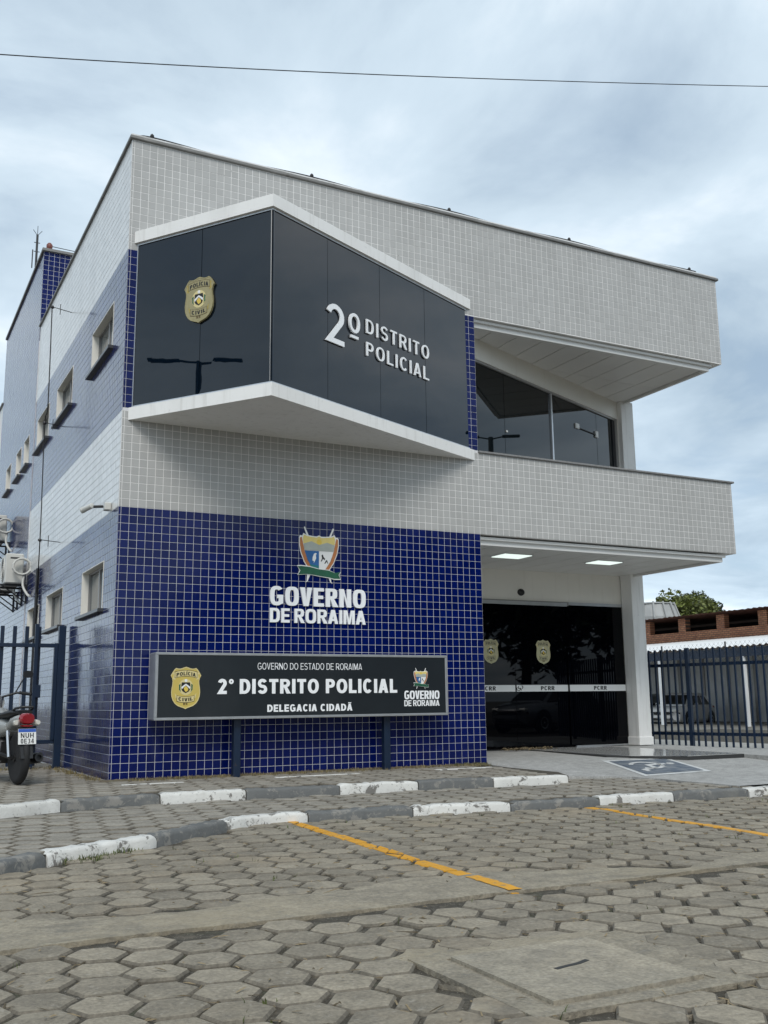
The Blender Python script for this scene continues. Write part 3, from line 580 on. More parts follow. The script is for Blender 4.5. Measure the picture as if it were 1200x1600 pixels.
def edges(me):       # dirt gathered on the worn arrises
    me.materials.append(M['paver_edge'].m)
    for q in me.polygons:
        if q.index % 37 < 24: q.material_index = 1
    return me
for vs, fs in SHAPES: PM.append(edges(MB().add(vs, fs).mesh('paver', 'paver')))
rng = random.Random(11); big = MB(); PINFO = {}
for i, p in enumerate(pav):
    tx, ty, dz = rng.gauss(0, .012), rng.gauss(0, .012), rng.gauss(0, .0028)
    k = rng.randrange(10); rot = HA+R(60*rng.randrange(6))+rng.gauss(0, .018); jx, jy = rng.gauss(0, .003), rng.gauss(0, .003)
    PINFO[(round(p.x, 3), round(p.y, 3))] = (p.x+jx, p.y+jy, ZP+dz, tx, ty)
    nrm = Vector((-tx, -ty, 1)).normalized()
    if i < 300:
        o = bpy.data.objects.new('paver', PM[k]); COL.objects.link(o); o.parent = park
        o.location = (p.x+jx, p.y+jy, ZP+dz); o.rotation_mode = 'QUATERNION'
        o.rotation_quaternion = Vector((0, 0, 1)).rotation_difference(nrm) @ Matrix.Rotation(rot, 3, 'Z').to_quaternion()
    else:
        c, s_ = math.cos(rot), math.sin(rot); big.cur = rng.uniform(.2, .8)
        big.add([(p.x+jx+x*c-y*s_, p.y+jy+x*s_+y*c, ZP+dz+z+tx*(x*c-y*s_)+ty*(x*s_+y*c)) for x, y, z in SHAPES[k][0]], SHAPES[k][1])
edges(big.build('pavers', 'paver_many', park, kind='stuff').data)
# pavers of the two walkways
RAMP_POLY = [(5.28, 2.62), (5.28, .25), (5.22, .2), (5.22, -1.85), (5.9, -1.9), (6.08, -2.6), (6.1, -3.74), (9.4, -3.95), (9.4, 2.62)]
for (z, path, name, par) in ((ZM, K2s, 'pavers', LOWER), (ZU, K1s, 'pavers', UPPER)):
    big = MB()
    for p in lattice((.13, .07, 0), -6.5, 6.6, -8.5, 6.5):
        ky = kerb_y(path, p.x)
        if ky is None and z == ZU: ky = 99
        if ky is None or p.y < ky+.17: continue
        k1 = kerb_y(K1s, p.x)
        if z == ZM:
            if k1 is not None and p.y > k1-.07: continue
            if k1 is None and p.y > -.2: continue
            if inpoly(p.x, p.y, RAMP_POLY): continue
        elif (p.x > -.06 and p.y > -.03): continue
        k = rng.randrange(10); rot = HA+R(60*rng.randrange(6))+rng.gauss(0, .02); c, s_ = math.cos(rot), math.sin(rot); big.cur = rng.uniform(.2, .8); tx, ty, dz = rng.gauss(0, .012), rng.gauss(0, .012), rng.gauss(0, .002)
        big.add([(p.x+x*c-y*s_, p.y+x*s_+y*c, z+dz+q+tx*x+ty*y) for x, y, q in SHAPES[k][0]], SHAPES[k][1])
    edges(big.build(name, 'paver_walk', par, kind='stuff').data)
# flush white edging strips along the bed at the wall
for a, b in (((190, 1227), (285, 1222)), ((430, 1215), (563, 1209)), ((680, 1203), (780, 1200))):
    p, q = onz(a, ZU), onz(b, ZU)
    MB().bbox(p.x, q.x, p.y-.03, p.y+.03, ZU-.02, ZU+.006, .004).build('edging', 'kerb_white', UPPER)
rg = random.Random(41); nb_ = 150; fr_ = []; bk_ = []; md_ = []
for i in range(nb_+1):
    x = -.12+5.35*i/nb_; d = .16+.10*mnoise.noise(Vector((x*1.3, 2, 0)))+.09*mnoise.noise(Vector((x*5, 4, 0)))+rg.gauss(0, .012)
    fr_.append((x, -d, ZU-.004)); md_.append((x, -d*.5, ZU+.010+rg.gauss(0, .003))); bk_.append((x, .01, ZU+.016+rg.gauss(0, .004)))
MB().add(fr_+md_+bk_, [(k*(nb_+1)+i, k*(nb_+1)+i+1, (k+1)*(nb_+1)+i+1, (k+1)*(nb_+1)+i) for k in range(2) for i in range(nb_)]).build('soil_bed', 'soil', UPPER, kind='stuff', smooth=60)
# ---- kerbs: painted stones, white and grey in turn
def kerb(path, bounds, z0, z1, wdt, first_white, label):
    root = structure('kerb', label); pts = resample(path, .05); rg = random.Random(len(path))
    # split the path where the paint changes
    cuts = [min(range(len(pts)), key=lambda i: (pts[i]-b).length) for b in bounds]
    segs = [(a, b) for a, b in zip([0]+cuts, cuts+[len(pts)-1]) if b-a >= 2]; white = first_white
    for a, b in segs:
        nst = max(1, round((b-a)*.05/1.02)); st = [a+(b-a)*k//nst for k in range(nst+1)]
        for s0, s1 in zip(st, st[1:]):
            if s1-s0 < 2: continue
            rings = []; jit = rg.uniform(-.006, .006); n = s1-s0
            for i in range(s0, s1+1):
                p = pts[i]; d = (pts[min(i+1, len(pts)-1)]-pts[max(i-1, 0)]).normalized(); nn = Vector((-d.y, d.x, 0))
                e_ = .022 if i in (s0, s1) else 0; pp = p+d*(.006 if i == s0 else -.006 if i == s1 else 0)
                w0 = rg.gauss(0, .0042); zt = z1+jit+rg.gauss(0, .0035)-e_*.6
                prof = [(-.026+e_*.3, z0-.12), (-.024+w0+e_*.3, zt-.028), (-.014+w0+e_*.4, zt-.009), (.004+w0, zt), (wdt-.022, zt-.001), (wdt-.004, zt-.016), (wdt, z0-.12)]
                rings.append([pp+nn*x+Vector((0, 0, z-pp.z)) for x, z in prof])
            MB().loft(rings).build('kerb_stone', 'kerb_white' if white else 'kerb_grey', root, smooth=50)
        white = not white
    return root
b2 = [onz(p, ZP) for p in ((72, 1350), (240, 1322), (352, 1297), (482, 1283), (644, 1273), (793, 1266), (936, 1257), (1053, 1249.5), (1167, 1243))]
b2 = [Vector((p.x, p.y, 0)) for p in b2]
b2 = [Vector((-3.6, -7.05, 0)), Vector((-2.6, -5.9, 0))]+b2+[Vector((7.9, -3.93, 0)), Vector((9.0, -3.98, 0)), Vector((10.1, -4.0, 0))]
kerb(K2s, b2, ZP, ZM+.002, .13, False, 'curved outer kerb painted in white and grey lengths by the parking bays')
b1 = [onz(p, ZU) for p in ((95, 1250), (247, 1240), (385, 1233), (530, 1226), (655, 1220), (770, 1215))]
kerb(K1s, [Vector((p.x, p.y, 0)) for p in b1], ZM, ZU+.002, .13, True, 'inner kerb painted in white and grey lengths nearer the building')
# ---- gutter strip of spilled cement
rg = random.Random(5); g = MB(); xs = [-6.9+.07*i for i in range(250)]; top = []; bot = []
hv = 0.0
for i, x in enumerate(xs):
    hv = hv*.82+rg.gauss(0, .03); base = GUT1+(.0 if x < 1.0 else -min(.33, (x-1.0)*.30))+.10*math.sin(x*2.1+.6)+.05*math.sin(x*5.3)
    if x < -1.3: base += .05
    top.append((x, base+hv)); bot.append((x, GUT0+rg.gauss(0, .004)+.012*math.sin(x*3)))
rows = []
for f, dz in ((0, -.02), (0.0, .004), (.15, .006), (.5, .005), (.8, .006), (1.0, .0035), (1.03, -.02)):
    rows.append([(b[0], b[1]+(t_[1]-b[1])*f, ZP+dz+rg.gauss(0, .0008)) for b, t_ in zip(bot, top)])
n = len(xs); g.add([p for r_ in rows for p in r_], [(a*n+i, a*n+i+1, (a+1)*n+i+1, (a+1)*n+i) for a in range(len(rows)-1) for i in range(n-1)])
g.build('concrete_gutter', 'gutter', kind='structure', smooth=40)
# ---- yellow bay lines, painted paver by paver
def clip(poly, a, b, c):       # keep a*x+b*y <= c
    out = []
    for i in range(len(poly)):
        p, q = poly[i], poly[(i+1) % len(poly)]; dp, dq = a*p[0]+b*p[1]-c, a*q[0]+b*q[1]-c
        if dp <= 0: out.append(p)
        if (dp < 0 < dq) or (dq < 0 < dp): t = dp/(dp-dq); out.append((p[0]+(q[0]-p[0])*t, p[1]+(q[1]-p[1])*t))
    return out
def bay_line(xa, ya, xb, yb, wd, gut=True):
    mb = MB(); d = Vector((xb-xa, yb-ya, 0)); L = d.length; d.normalize(); nn = Vector((-d.y, d.x, 0)); rg = random.Random(int(xa*50)+9)
    R0 = (HP-.014)/2/.866-.008
    for (cx, cy, cz, tx, ty) in PINFO.values():
        rel = Vector((cx-xa, cy-ya, 0)); s_ = rel.dot(d); o = rel.dot(nn)
        if s_ < -.2 or s_ > L+.2 or abs(o) > .25: continue
        poly = [(cx+math.cos(R(60*i+30)+HA)*R0, cy+math.sin(R(60*i+30)+HA)*R0) for i in range(6)]
        w0, w1 = wd/2+rg.gauss(0, .006), wd/2+rg.gauss(0, .006)
        for (a, b, c) in ((nn.x, nn.y, nn.x*xa+nn.y*ya+w0), (-nn.x, -nn.y, -(nn.x*xa+nn.y*ya)+w1), (-d.x, -d.y, -(d.x*xa+d.y*ya)), (d.x, d.y, d.x*xa+d.y*ya+L)): poly = clip(poly, a, b, c) if len(poly) > 2 else poly
        if len(poly) < 3: continue
        mb.add([(x, y, cz+.0032+tx*(x-cx)+ty*(y-cy)) for x, y in poly]+[(x+(x-cx)*.035, y+(y-cy)*.0, cz-.006) for x, y in poly], [tuple(range(len(poly)))]+[(i, (i+1) % len(poly), (i+1) % len(poly)+len(poly), i+len(poly)) for i in range(len(poly))])
    if gut:
        ga, gb = GUT0+.02, GUT1-.05
        steps = 14; pts = []
        for i in range(steps+1):
            y = ga+(gb-ga)*i/steps; t = (y-ya)/(yb-ya); x = xa+(xb-xa)*t; pts.append((x-wd/2+rg.gauss(0, .004), x+wd/2+rg.gauss(0, .004), y))
        mb.add([(a, y, ZP+.0095) for a, b, y in pts]+[(b, y, ZP+.0095) for a, b, y in pts], [(i, i+1, i+2+steps, i+1+steps) for i in range(steps)])
    mb.build('parking_line', 'yellow_paint', park)
bay_line(.855, -3.50, .665, -7.40, .095); bay_line(3.85, -3.83, 3.62, -7.15, .095, False); bay_line(6.42, -3.95, 6.2, -7.15, .095, False)
# ---- concrete inspection cover in the paving
mh = thing('inspection_cover', 'square concrete inspection cover with a slot set in the pavers', 'manhole cover', ((MH[0]+MH[1])/2, (MH[2]+MH[3])/2, ZP))
rg = random.Random(2); x0, x1, y0, y1 = MH
lid = MB().prism([(x0, y1), (x0-.01, y0), (x1, y0), (x1, y1)], ZP-.03, ZP+.014).build('lid', 'slab', mh)
MB().prism(stroke([(-.185, -8.85), (-.13, -8.838), (-.05, -8.825), (.01, -8.80)], .022), ZP+.0142, ZP+.0158).build('slot', 'joint_dark', lid)
MB().prism([(x0-.15, y1+.10), (x0-.15, y0-.10), (x1+.16, y0-.12), (x1+.15, y1+.14)], ZP-.03, ZP+.003, [[(x0-.016, y1+.014), (x0-.040, y0-.034), (x1+.030, y0-.034), (x1+.016, y1+.014)]]).build('collar', 'gutter', mh)
MB().box(x0-.05, x1+.05, y0-.05, y1+.05, ZP-.06, ZP-.025).build('pit_edge', 'joint_dark', mh)
# thin cement smeared over the pavers round the cover
poly = []
for i in range(48):
    a = 2*math.pi*i/48; rr = 1+.16*math.sin(3*a+1)+.10*math.sin(5*a)+rg.gauss(0, .03); poly.append((-.09+.62*rr*math.copysign(abs(math.cos(a))**.7, math.cos(a)), -8.84+.64*rr*math.copysign(abs(math.sin(a))**.7, math.sin(a))))
MB().prism(poly, ZP-.03, ZP-.0015, [[(x0-.10, y1+.06), (x0-.10, y0-.06), (x1+.11, y0-.07), (x1+.10, y1+.09)]]).build('cement_patch', 'gutter', park)
# ---- ramp and porch floor
def ramp_z(y): return .032 if y > 2.6 else (.018+(y/2.6)*.014 if y > 0 else max(.018+y*.040, ZM+.010))
ys = [2.62, 2.2, 1.4, .7, .25, 0, -.4, -.8, -1.3, -1.8, -2.2, -2.6, -3.1, -3.7, -3.86]
xl = lambda y: 5.285 if y > .01 else (5.22 if y > -1.85 else 5.9+min(.2, (-1.8-y)*.25))
nx = 9; rows = [[(xl(y)+(9.6-xl(y))*i/(nx-1), y, ramp_z(y)) for i in range(nx)] for y in ys]
ramp = MB().add([p for r_ in rows for p in r_]+[(p[0], p[1], ZP-.1) for p in [r_[0] for r_ in rows]], [(a*nx+i, a*nx+i+1, (a+1)*nx+i+1, (a+1)*nx+i) for a in range(len(ys)-1) for i in range(nx-1)]+[(a*nx, (a+1)*nx, len(ys)*nx+a+1, len(ys)*nx+a) for a in range(len(ys)-1)]).build('ramp', 'ramp_concrete', kind='structure')
cs = [onz(p, -.02) for p in ((940, 1191.5), (1042, 1187), (1112, 1199.5), (1008, 1206.5))]
def onramp(a, b, dz):          # a,b in 0..1 over the painted square
    p = (cs[0]*(1-a)+cs[1]*a)*(1-b)+(cs[3]*(1-a)+cs[2]*a)*b; return (p.x, p.y, ramp_z(p.y)+dz)
def rsheet(polys, dz, name, mat, par):
    mb = MB()
    for poly in polys:
        flat, tri = tess([poly]); mb.add([onramp(p.x, p.y, dz) for p in flat], tri)
    return mb.build(name, mat, par)
sq = lambda m_: [(m_, m_), (.25, m_), (.5, m_), (.75, m_), (1-m_, m_), (1-m_, .5), (1-m_, 1-m_), (.75, 1-m_), (.5, 1-m_), (.25, 1-m_), (m_, 1-m_), (m_, .5)]
am = rsheet([sq(0)], .004, 'accessibility_marking', 'marking_white', ramp); rsheet([sq(.07)], .0075, 'blue_field', 'marking_blue', am)
def fl(p): return (1-p[1], p[0])       # the symbol lies on its side as seen from here
rsheet([[fl(p) for p in stroke(arc(.45, .60, .20, .20, 110, 400, 2, 26), .06)], [fl(p) for p in stroke([(.42, .30), (.44, .58), (.62, .58), (.70, .80), (.78, .78)], .07)], [fl(p) for p in arc(.42, .22, .055, .055, 0, 360, 2, 14)[:-1]], [fl(p) for p in stroke([(.43, .42), (.60, .42)], .05)]], .011, 'wheelchair_symbol', 'marking_white', am)
PZ = .045
PORCH = [(7.72, 2.66), (7.50, .1), (7.95, -.45), (8.3, -.80), (9.42, -.82), (9.36, -1.6), (9.25, -3.75), (22, -4.2), (22, 2.66)]
porch = MB().prism([(7.72, 2.66), (7.50, .1), (7.95, -.45), (8.3, -.80), (9.42, -.82), (9.42, 2.66)], ZP-.1, PZ-.002).build('porch_floor', 'joint_dark', kind='structure')
for i in range(3):
    for j in range(6):
        xa, xb, ya, yb = 7.72+i*.57, 7.72+(i+1)*.57-.004, -.80+j*.58, -.80+(j+1)*.58-.004
        poly = [(xa, ya), (xb, ya), (xb, min(yb, 2.655)), (xa, min(yb, 2.655))]
        if i == 0 and j == 0: poly = [(7.95+.35, ya), (xb, ya), (xb, yb), (7.76, yb), (7.96, -.45)]
        MB().prism(poly, PZ-.004, PZ+.004).build('floor_tile', 'porcelain', porch)
MB().prism([(9.42, 2.66), (9.42, -.82), (9.36, -1.6), (9.25, -3.75), (10.8, -3.85), (10.8, 6), (10.5, 6), (10.5, 2.66)], ZP-.1, PZ-.008).build('side_pavement', 'ramp_concrete', kind='structure')
MB().add([(x, y, z) for x, z in ((10.805, -.055), (14, -.07), (24, -.41), (110, -.43)) for y in (-4.6, 110)]+[(10.805, -4.6, -.3), (10.805, 110, -.3)], [(0, 1, 3, 2), (2, 3, 5, 4), (4, 5, 7, 6), (0, 8, 9, 1)]).build('neighbour_yard', 'yard', kind='structure')
# ================================================================== THE BUILDING
WB, W, HT, D = 51.3*T, 10.46, 8.27, 2.62      # blue wall width, full width, roof edge, porch depth
ZB0, ZB1, ZB2 = 32*T, 44*T, 65*T              # tile colour changes
HS, HP2 = 6.68, 4.555                         # underside of the upper volume, top of the balcony parapet
st = thing('police_station', 'white and blue tiled two storey police station with an angular dark glass bay', 'building')
Y1, Y2, Y3, HT2 = 7.55, 13.15, 22.0, 9.88
WIN = [(.72, 2.12, 5.60, 6.24), (3.62, 5.06, 5.60, 6.24), (5.84, 7.18, 5.60, 6.24), (.70, 2.10, 2.09, 2.71), (3.60, 5.10, 2.09, 2.68), (5.86, 7.16, 2.06, 2.62)]
WIN_T = [(8.12, 8.80, 5.60, 6.2), (9.22, 9.95, 5.60, 6.2), (10.82, 11.6, 5.60, 6.2)]
def cut_wall(rect, holes, fn, depth, mb):     # flat wall with recessed openings; fn(a,b,inward)
    xs = sorted({rect[0], rect[1], *[h[0] for h in holes], *[h[1] for h in holes]}); zs = sorted({rect[2], rect[3], *[h[2] for h in holes], *[h[3] for h in holes]})
    for a, b in zip(xs, xs[1:]):
        for c, d in zip(zs, zs[1:]):
            if any(h[0] <= a and b <= h[1] and h[2] <= c and d <= h[3] for h in holes): continue
            mb.add([fn(a, c, 0), fn(b, c, 0), fn(b, d, 0), fn(a, d, 0)], [(0, 1, 2, 3)])
# main shells
MB().box(.001, WB, 0, .42, -.1, ZB0).box(WB-.3, WB, .421, D+.06, 0, ZB0-.001).build('front_wall', 'grout', st)
FW = bpy.data.objects['front_wall']
mb = MB().box(.001, W, 0, .16, ZB0+.001, HP2-.03); mb.box(W-.16, W, .161, 2.45, ZB0+.001, HP2-.03); mb.box(.002, WB, .161, .5, ZB0+.001, HP2+.1)
mb.build('parapet_band', 'grout_white', st); PB = bpy.data.objects['parapet_band']
mb = MB().box(.001, WB, 0, .45, HP2-.028, HS); mb.build('upper_wall', 'grout', st); UW = bpy.data.objects['upper_wall']
mb = MB().box(.001, W, 0, .20, HS+.001, HT-.02); mb.box(W-.2, W, .201, 11, HS+.001, HT-.02); mb.build('roof_band', 'grout_worn', st); RB = bpy.data.objects['roof_band']
MB().box(.5, W-.25, .3, 11, HT-.5, HT-.35).build('roof', 'cap_top', st)
mb = MB(); cut_wall((0, Y1, -.1, HT-.02), WIN, lambda a, b, i: (0.0+i, a, b), .14, mb)
for h in WIN:      # reveals
    a, b, c, d = h; q = .17
    for (p0, p1) in (((a, c), (b, c)), ((b, c), (b, d)), ((b, d), (a, d)), ((a, d), (a, c))): mb.add([(0, *p0), (0, *p1), (q, *p1), (q, *p0)], [(0, 1, 2, 3)])
mb.build('side_wall', 'grout_side', st); SW = bpy.data.objects['side_wall']
mb = MB(); cut_wall((Y1, Y2, 0, HT2-.02), WIN_T, lambda a, b, i: (-.012+i, a, b), .14, mb)
for h in WIN_T:
    a, b, c, d = h
    for (p0, p1) in (((a, c), (b, c)), ((b, c), (b, d)), ((b, d), (a, d)), ((a, d), (a, c))): mb.add([(-.012, *p0), (-.012, *p1), (.17, *p1), (.17, *p0)], [(0, 1, 2, 3)])
mb.add([(-.012, Y1, 0), (4.6, Y1, 0), (4.6, Y1, HT2-.02), (-.012, Y1, HT2-.02)], [(0, 1, 2, 3)])
mb.add([(-.012, Y1, HT2-.02), (4.6, Y1, HT2-.02), (4.6, Y2, HT2-.02), (-.012, Y2, HT2-.02)], [(0, 1, 2, 3)])
mb.add([(4.6, Y1, 0), (4.6, Y2, 0), (4.6, Y2, HT2-.02), (4.6, Y1, HT2-.02)], [(0, 1, 2, 3)])
mb.add([(-.012, Y2, 0), (4.6, Y2, 0), (4.6, Y2, HT2-.02), (-.012, Y2, HT2-.02)], [(0, 1, 2, 3)])
mb.build('stair_tower', 'grout_side', st); TW = bpy.data.objects['stair_tower']
MB().box(0, 10.3, Y2+.01, Y3, 0, 8.2).build('rear_wing', 'white_paint', st)
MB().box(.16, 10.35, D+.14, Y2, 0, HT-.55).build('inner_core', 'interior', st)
# ---- ceramic tiles
TS, TH = T-.0048, .0030
def tile_geo(w_, h_, th=TH, b=.0018): return ([(-w_/2, -h_/2, -.004), (w_/2, -h_/2, -.004), (w_/2, h_/2, -.004), (-w_/2, h_/2, -.004), (-w_/2, -h_/2, th-b), (w_/2, -h_/2, th-b), (w_/2, h_/2, th-b), (-w_/2, h_/2, th-b), (-w_/2+b, -h_/2+b, th), (w_/2-b, -h_/2+b, th), (w_/2-b, h_/2-b, th), (-w_/2+b, h_/2-b, th)],
    [(0, 1, 5, 4), (1, 2, 6, 5), (2, 3, 7, 6), (3, 0, 4, 7), (4, 5, 9, 8), (5, 6, 10, 9), (6, 7, 11, 10), (7, 4, 8, 11), (8, 9, 10, 11)])
def cuts(a, b, o):          # joint positions between a and b on the module with offset o
    k0 = math.ceil((a-o)/T-1e-6); out = [a]
    k = k0
    while o+k*T < b-1e-6:
        if o+k*T > a+1e-6: out.append(o+k*T)
        k += 1
    return out+[b]
def tiles(fr, u0, u1, v0, v1, ou, ov, mat, parent, nbig, hide, seed, amp=.0018, holes=(), gap=.0048):
    rg = random.Random(seed); cells = []
    us, vs_ = cuts(u0, u1, ou), cuts(v0, v1, ov)
    for a, b in zip(us, us[1:]):
        for c, d in zip(vs_, vs_[1:]):
            if b-a < .014 or d-c < .014: continue
            if any(a < h[1]-.002 and b > h[0]+.002 and c < h[3]-.002 and d > h[2]+.002 for h in holes):
                # clip partly covered tiles to the free side
                hh = [h for h in holes if a < h[1]-.002 and b > h[0]+.002 and c < h[3]-.002 and d > h[2]+.002][0]
                opts = [(a, min(b, hh[0]), c, d), (max(a, hh[1]), b, c, d), (a, b, c, min(d, hh[2])), (a, b, max(c, hh[3]), d)]
                opts = [o for o in opts if o[1]-o[0] > .014 and o[3]-o[2] > .014 and (o[1] <= hh[0]+1e-6 or o[0] >= hh[1]-1e-6 or o[3] <= hh[2]+1e-6 or o[2] >= hh[3]-1e-6)]
                if opts: cells.append(max(opts, key=lambda o: (o[1]-o[0])*(o[3]-o[2])))
                continue
            cells.append((a, b, c, d))
    me = MB().add(*tile_geo(T-gap, T-gap)).mesh('tile', mat); joined = MB()
    full = [c for c in cells if abs(c[1]-c[0]-T) < 1e-4 and abs(c[3]-c[2]-T) < 1e-4]
    def dist(c):
        p = fr((c[0]+c[1])/2, (c[2]+c[3])/2)
        return (p-CAM).length+(50 if hide(p) else 0)
    pick = set(sorted(full, key=dist)[:nbig])
    for c in cells:
        u, v = (c[0]+c[1])/2, (c[2]+c[3])/2; tu, tv = rg.gauss(0, amp), rg.gauss(0, amp); dn = rg.gauss(0, .0003)
        mw = fr.mat(u, v, dn, tu, tv)
        if c in pick:
            o = bpy.data.objects.new('tile', me); COL.objects.link(o); o.parent = parent; o.matrix_local = mw
        else:
            vs2, fs2 = tile_geo(c[1]-c[0]-gap, c[3]-c[2]-gap); joined.cur = rg.random()
            joined.add([mw @ Vector(v_) for v_ in vs2], fs2)
    if joined.v: joined.build('tiles', mat, parent, kind='stuff')
def to_px(P):
    d = P-CAM; z = d.dot(_f); return 600+FPX*d.dot(_r2)/z, 800-FPX*d.dot(_u2)/z
def behind_sign(P): x, y = to_px(P); return 232 < x < 702 and 1016 < y < 1130
def behind_bay(P): x, y = to_px(P); return 195 < x < 740 and 300 < y < 660+(x-200)*.1
tiles(FRONT, 0, WB, .012, ZB0, X0T, 0, 'blue_tile', FW, 300, behind_sign, 21)
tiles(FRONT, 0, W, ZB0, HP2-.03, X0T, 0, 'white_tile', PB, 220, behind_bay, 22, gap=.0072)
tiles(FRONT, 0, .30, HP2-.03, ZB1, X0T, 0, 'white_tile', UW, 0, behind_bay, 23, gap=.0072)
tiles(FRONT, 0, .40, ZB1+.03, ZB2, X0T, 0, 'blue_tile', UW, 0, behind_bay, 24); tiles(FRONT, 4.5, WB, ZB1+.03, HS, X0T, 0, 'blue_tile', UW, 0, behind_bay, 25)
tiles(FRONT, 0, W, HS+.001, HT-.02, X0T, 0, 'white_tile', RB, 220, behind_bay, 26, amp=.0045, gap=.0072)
never = lambda P: False
HOL = [(-b, -a, c, d) for a, b, c, d in WIN]; HOLT = [(-b, -a, c, d) for a, b, c, d in WIN_T]
for (z0, z1, mt, sd_) in ((.012, ZB0, 'blue_tile_side', 31), (ZB0, ZB1, 'white_tile_side_lit', 32), (ZB1, ZB2, 'blue_tile_side', 33), (ZB2, HT-.02, 'white_tile_side_lit', 34)):
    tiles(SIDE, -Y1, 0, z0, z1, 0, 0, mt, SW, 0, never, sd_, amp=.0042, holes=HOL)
tiles(Frame((-.012, 0, 0), (0, -1, 0)), -Y2, -Y1, .012, HT2-.02, 0, 0, 'blue_tile_side', TW, 0, never, 35, amp=.0042, holes=HOLT)
tiles(Frame((0, Y1, 0), (1, 0, 0)), -.012, 2.2, HT-.3, HT2-.02, -.012, 0, 'blue_tile', TW, 0, never, 36)
# ---- flashing on the roof edges, coping of the balcony
def coping(x0, x1, y0, y1, z, h, mat, name='coping'): return MB().bbox(x0, x1, y0, y1, z, z+h, .006).build(name, mat, st)
coping(-.035, W+.045, -.04, .26, HT-.019, .045, 'cap_metal'); coping(-.02, W+.03, -.012, .24, HT+.0265, .035, 'cap_top')
coping(-.034, .26, .262, Y1-.004, HT-.019, .045, 'cap_metal')
coping(-.05, 4.7, Y1-.06, Y1+.2, HT2-.019, .06, 'cap_metal'); coping(-.05, .2, Y1+.201, Y2+.02, HT2-.019, .06, 'cap_metal')
coping(-.04, .25, Y2+.03, Y3, 8.201, .05, 'cap_metal')
coping(WB+.005, W+.05, -.035, .20, HP2-.029, .032, 'granite'); coping(W-.2, W+.05, .202, 2.3, HP2-.029, .032, 'granite')
# lightning cable on the roof edge with its insulators
pts = [(p[0], p[1]) for p in ((.28, .1), (2.62, .1), (4.95, .1), (7.28, .1), (9.95, .1))]
cab = [(.02, .1, HT+.06)]
for i, (x, y) in enumerate(pts):
    if i: xm = (pts[i-1][0]+x)/2; cab.append((xm, y, HT+.105))
    cab.append((x, y, HT+.135))
cab += [(10.1, .1, HT+.12), (10.16, .1, HT+.06)]
MB().tube(smooth_path([Vector(p) for p in cab], 5), .010, 6).build('lightning_cable', 'wire_black', st)
for x, y in pts: MB().lathe([(.010, 0), (.010, .065), (.024, .07), (.029, .092), (.024, .112), (.008, .13)], (x, y, HT+.055), (0, 0, 1), 10).build('insulator', 'wire_black', st)
# down conductor and stand-off rods on the side wall
XW = -.33; wq_ = [onx(q, XW) for q in ((82, 480), (75, 631), (70, 661), (65, 787), (62.4, 844))]; yw = sum(p.y for p in wq_)/5
MB().tube(smooth_path([Vector((XW, yw, wq_[0].z))]+[Vector((XW, p.y, p.z)) for p in wq_[1:]]+[Vector((-.2, yw+.9, 2.95)), Vector((-.06, 5.9, 2.8))], 5), .009, 6).build('down_conductor', 'wire_black', st)
for p in (wq_[0], wq_[2], wq_[4]):
    mb = MB().tube([(.0, p.y+.1, p.z), (XW-.03, p.y, p.z+.01)], .006, 6); mb.tube([(XW*.6, p.y+.04, p.z-.09), (XW*.6, p.y+.04, p.z+.09)], .006, 6); mb.sphere((XW, p.y, p.z), .03, 8); mb.build('standoff_rod', 'dark_metal', st)
MB().tube([(-.035, 6.0, .03), (-.035, 6.0, 3.25)], .03, 8).build('conduit', 'black_plastic', st)
# ---- windows of the side wall
def side_window(a, b, c, d, xo=0.0):
    fr = MB().box(xo+.085, xo+.13, a, a+.04, c, d); fr.box(xo+.085, xo+.13, b-.04, b, c, d); fr.box(xo+.085, xo+.13, a+.04, b-.04, d-.04, d); fr.box(xo+.085, xo+.13, a+.04, b-.04, c, c+.04); fr.box(xo+.088, xo+.127, (a+b)/2-.025, (a+b)/2+.025, c+.04, d-.04)
    wn = fr.build('window', 'grey_frame', st)
    MB().box(xo+.105, xo+.112, a+.04, (a+b)/2-.025, c+.04, d-.04).build('pane', 'window_glass', wn); MB().box(xo+.108, xo+.115, (a+b)/2+.025, b-.04, c+.04, d-.04).build('pane', 'window_glass', wn)
    lt = MB()
    for (a0, a1, c0, c1) in ((a, a+.012, c, d), (b-.012, b, c, d), (a+.012, b-.012, d-.012, d)): lt.box(xo-.008, xo+.165, a0, a1, c0, c1)
    lt.build('reveal_lining', 'cream_paint', wn)
    MB().bbox(xo-.075, xo+.10, a-.06, b+.06, c-.045, c+.004, .006).build('sill', 'dark_sill', wn)
for h in WIN: side_window(*h)
for h in WIN_T: side_window(*h, xo=-.012)
# ---- the angular bay
BL, BA, BR = Vector((.07, 0, 0)), Vector((1.325, -1.745, 0)), Vector((5.235, 0, 0))
def tri(inset, z0, z1, name, mat, par, back=.0):
    def off(p, q, dd): d = (q-p).normalized(); return Vector((d.y, -d.x, 0))*-dd
    a, b = off(BL, BA, inset), off(BA, BR, inset)
    def isect(p, d, q, e_):
        den = d.x*e_.y-d.y*e_.x; t = ((q.x-p.x)*e_.y-(q.y-p.y)*e_.x)/den; return p+d*t
    d1, d2, dx = BA-BL, BR-BA, Vector((1, 0, 0)); y0 = Vector((0, -.006+back, 0))
    pts = [isect(BL+a, d1, y0, dx), isect(BL+a, d1, BA+b, d2), isect(BA+b, d2, y0, dx)]
    return MB().prism([(p.x, p.y) for p in pts], z0, z1).build(name, mat, par)
bay = tri(.11, 4.575, 6.775, 'bay_window', 'black_frame', st)
tri(0, 4.405, 4.565, 'bottom_slab', 'white_paint', bay); tri(0, 6.785, 6.945, 'top_slab', 'white_paint', bay)
tri(.03, 4.5652, 4.59, 'bottom_channel', 'aluminium', bay); tri(.03, 6.757, 6.7848, 'top_channel', 'aluminium', bay)
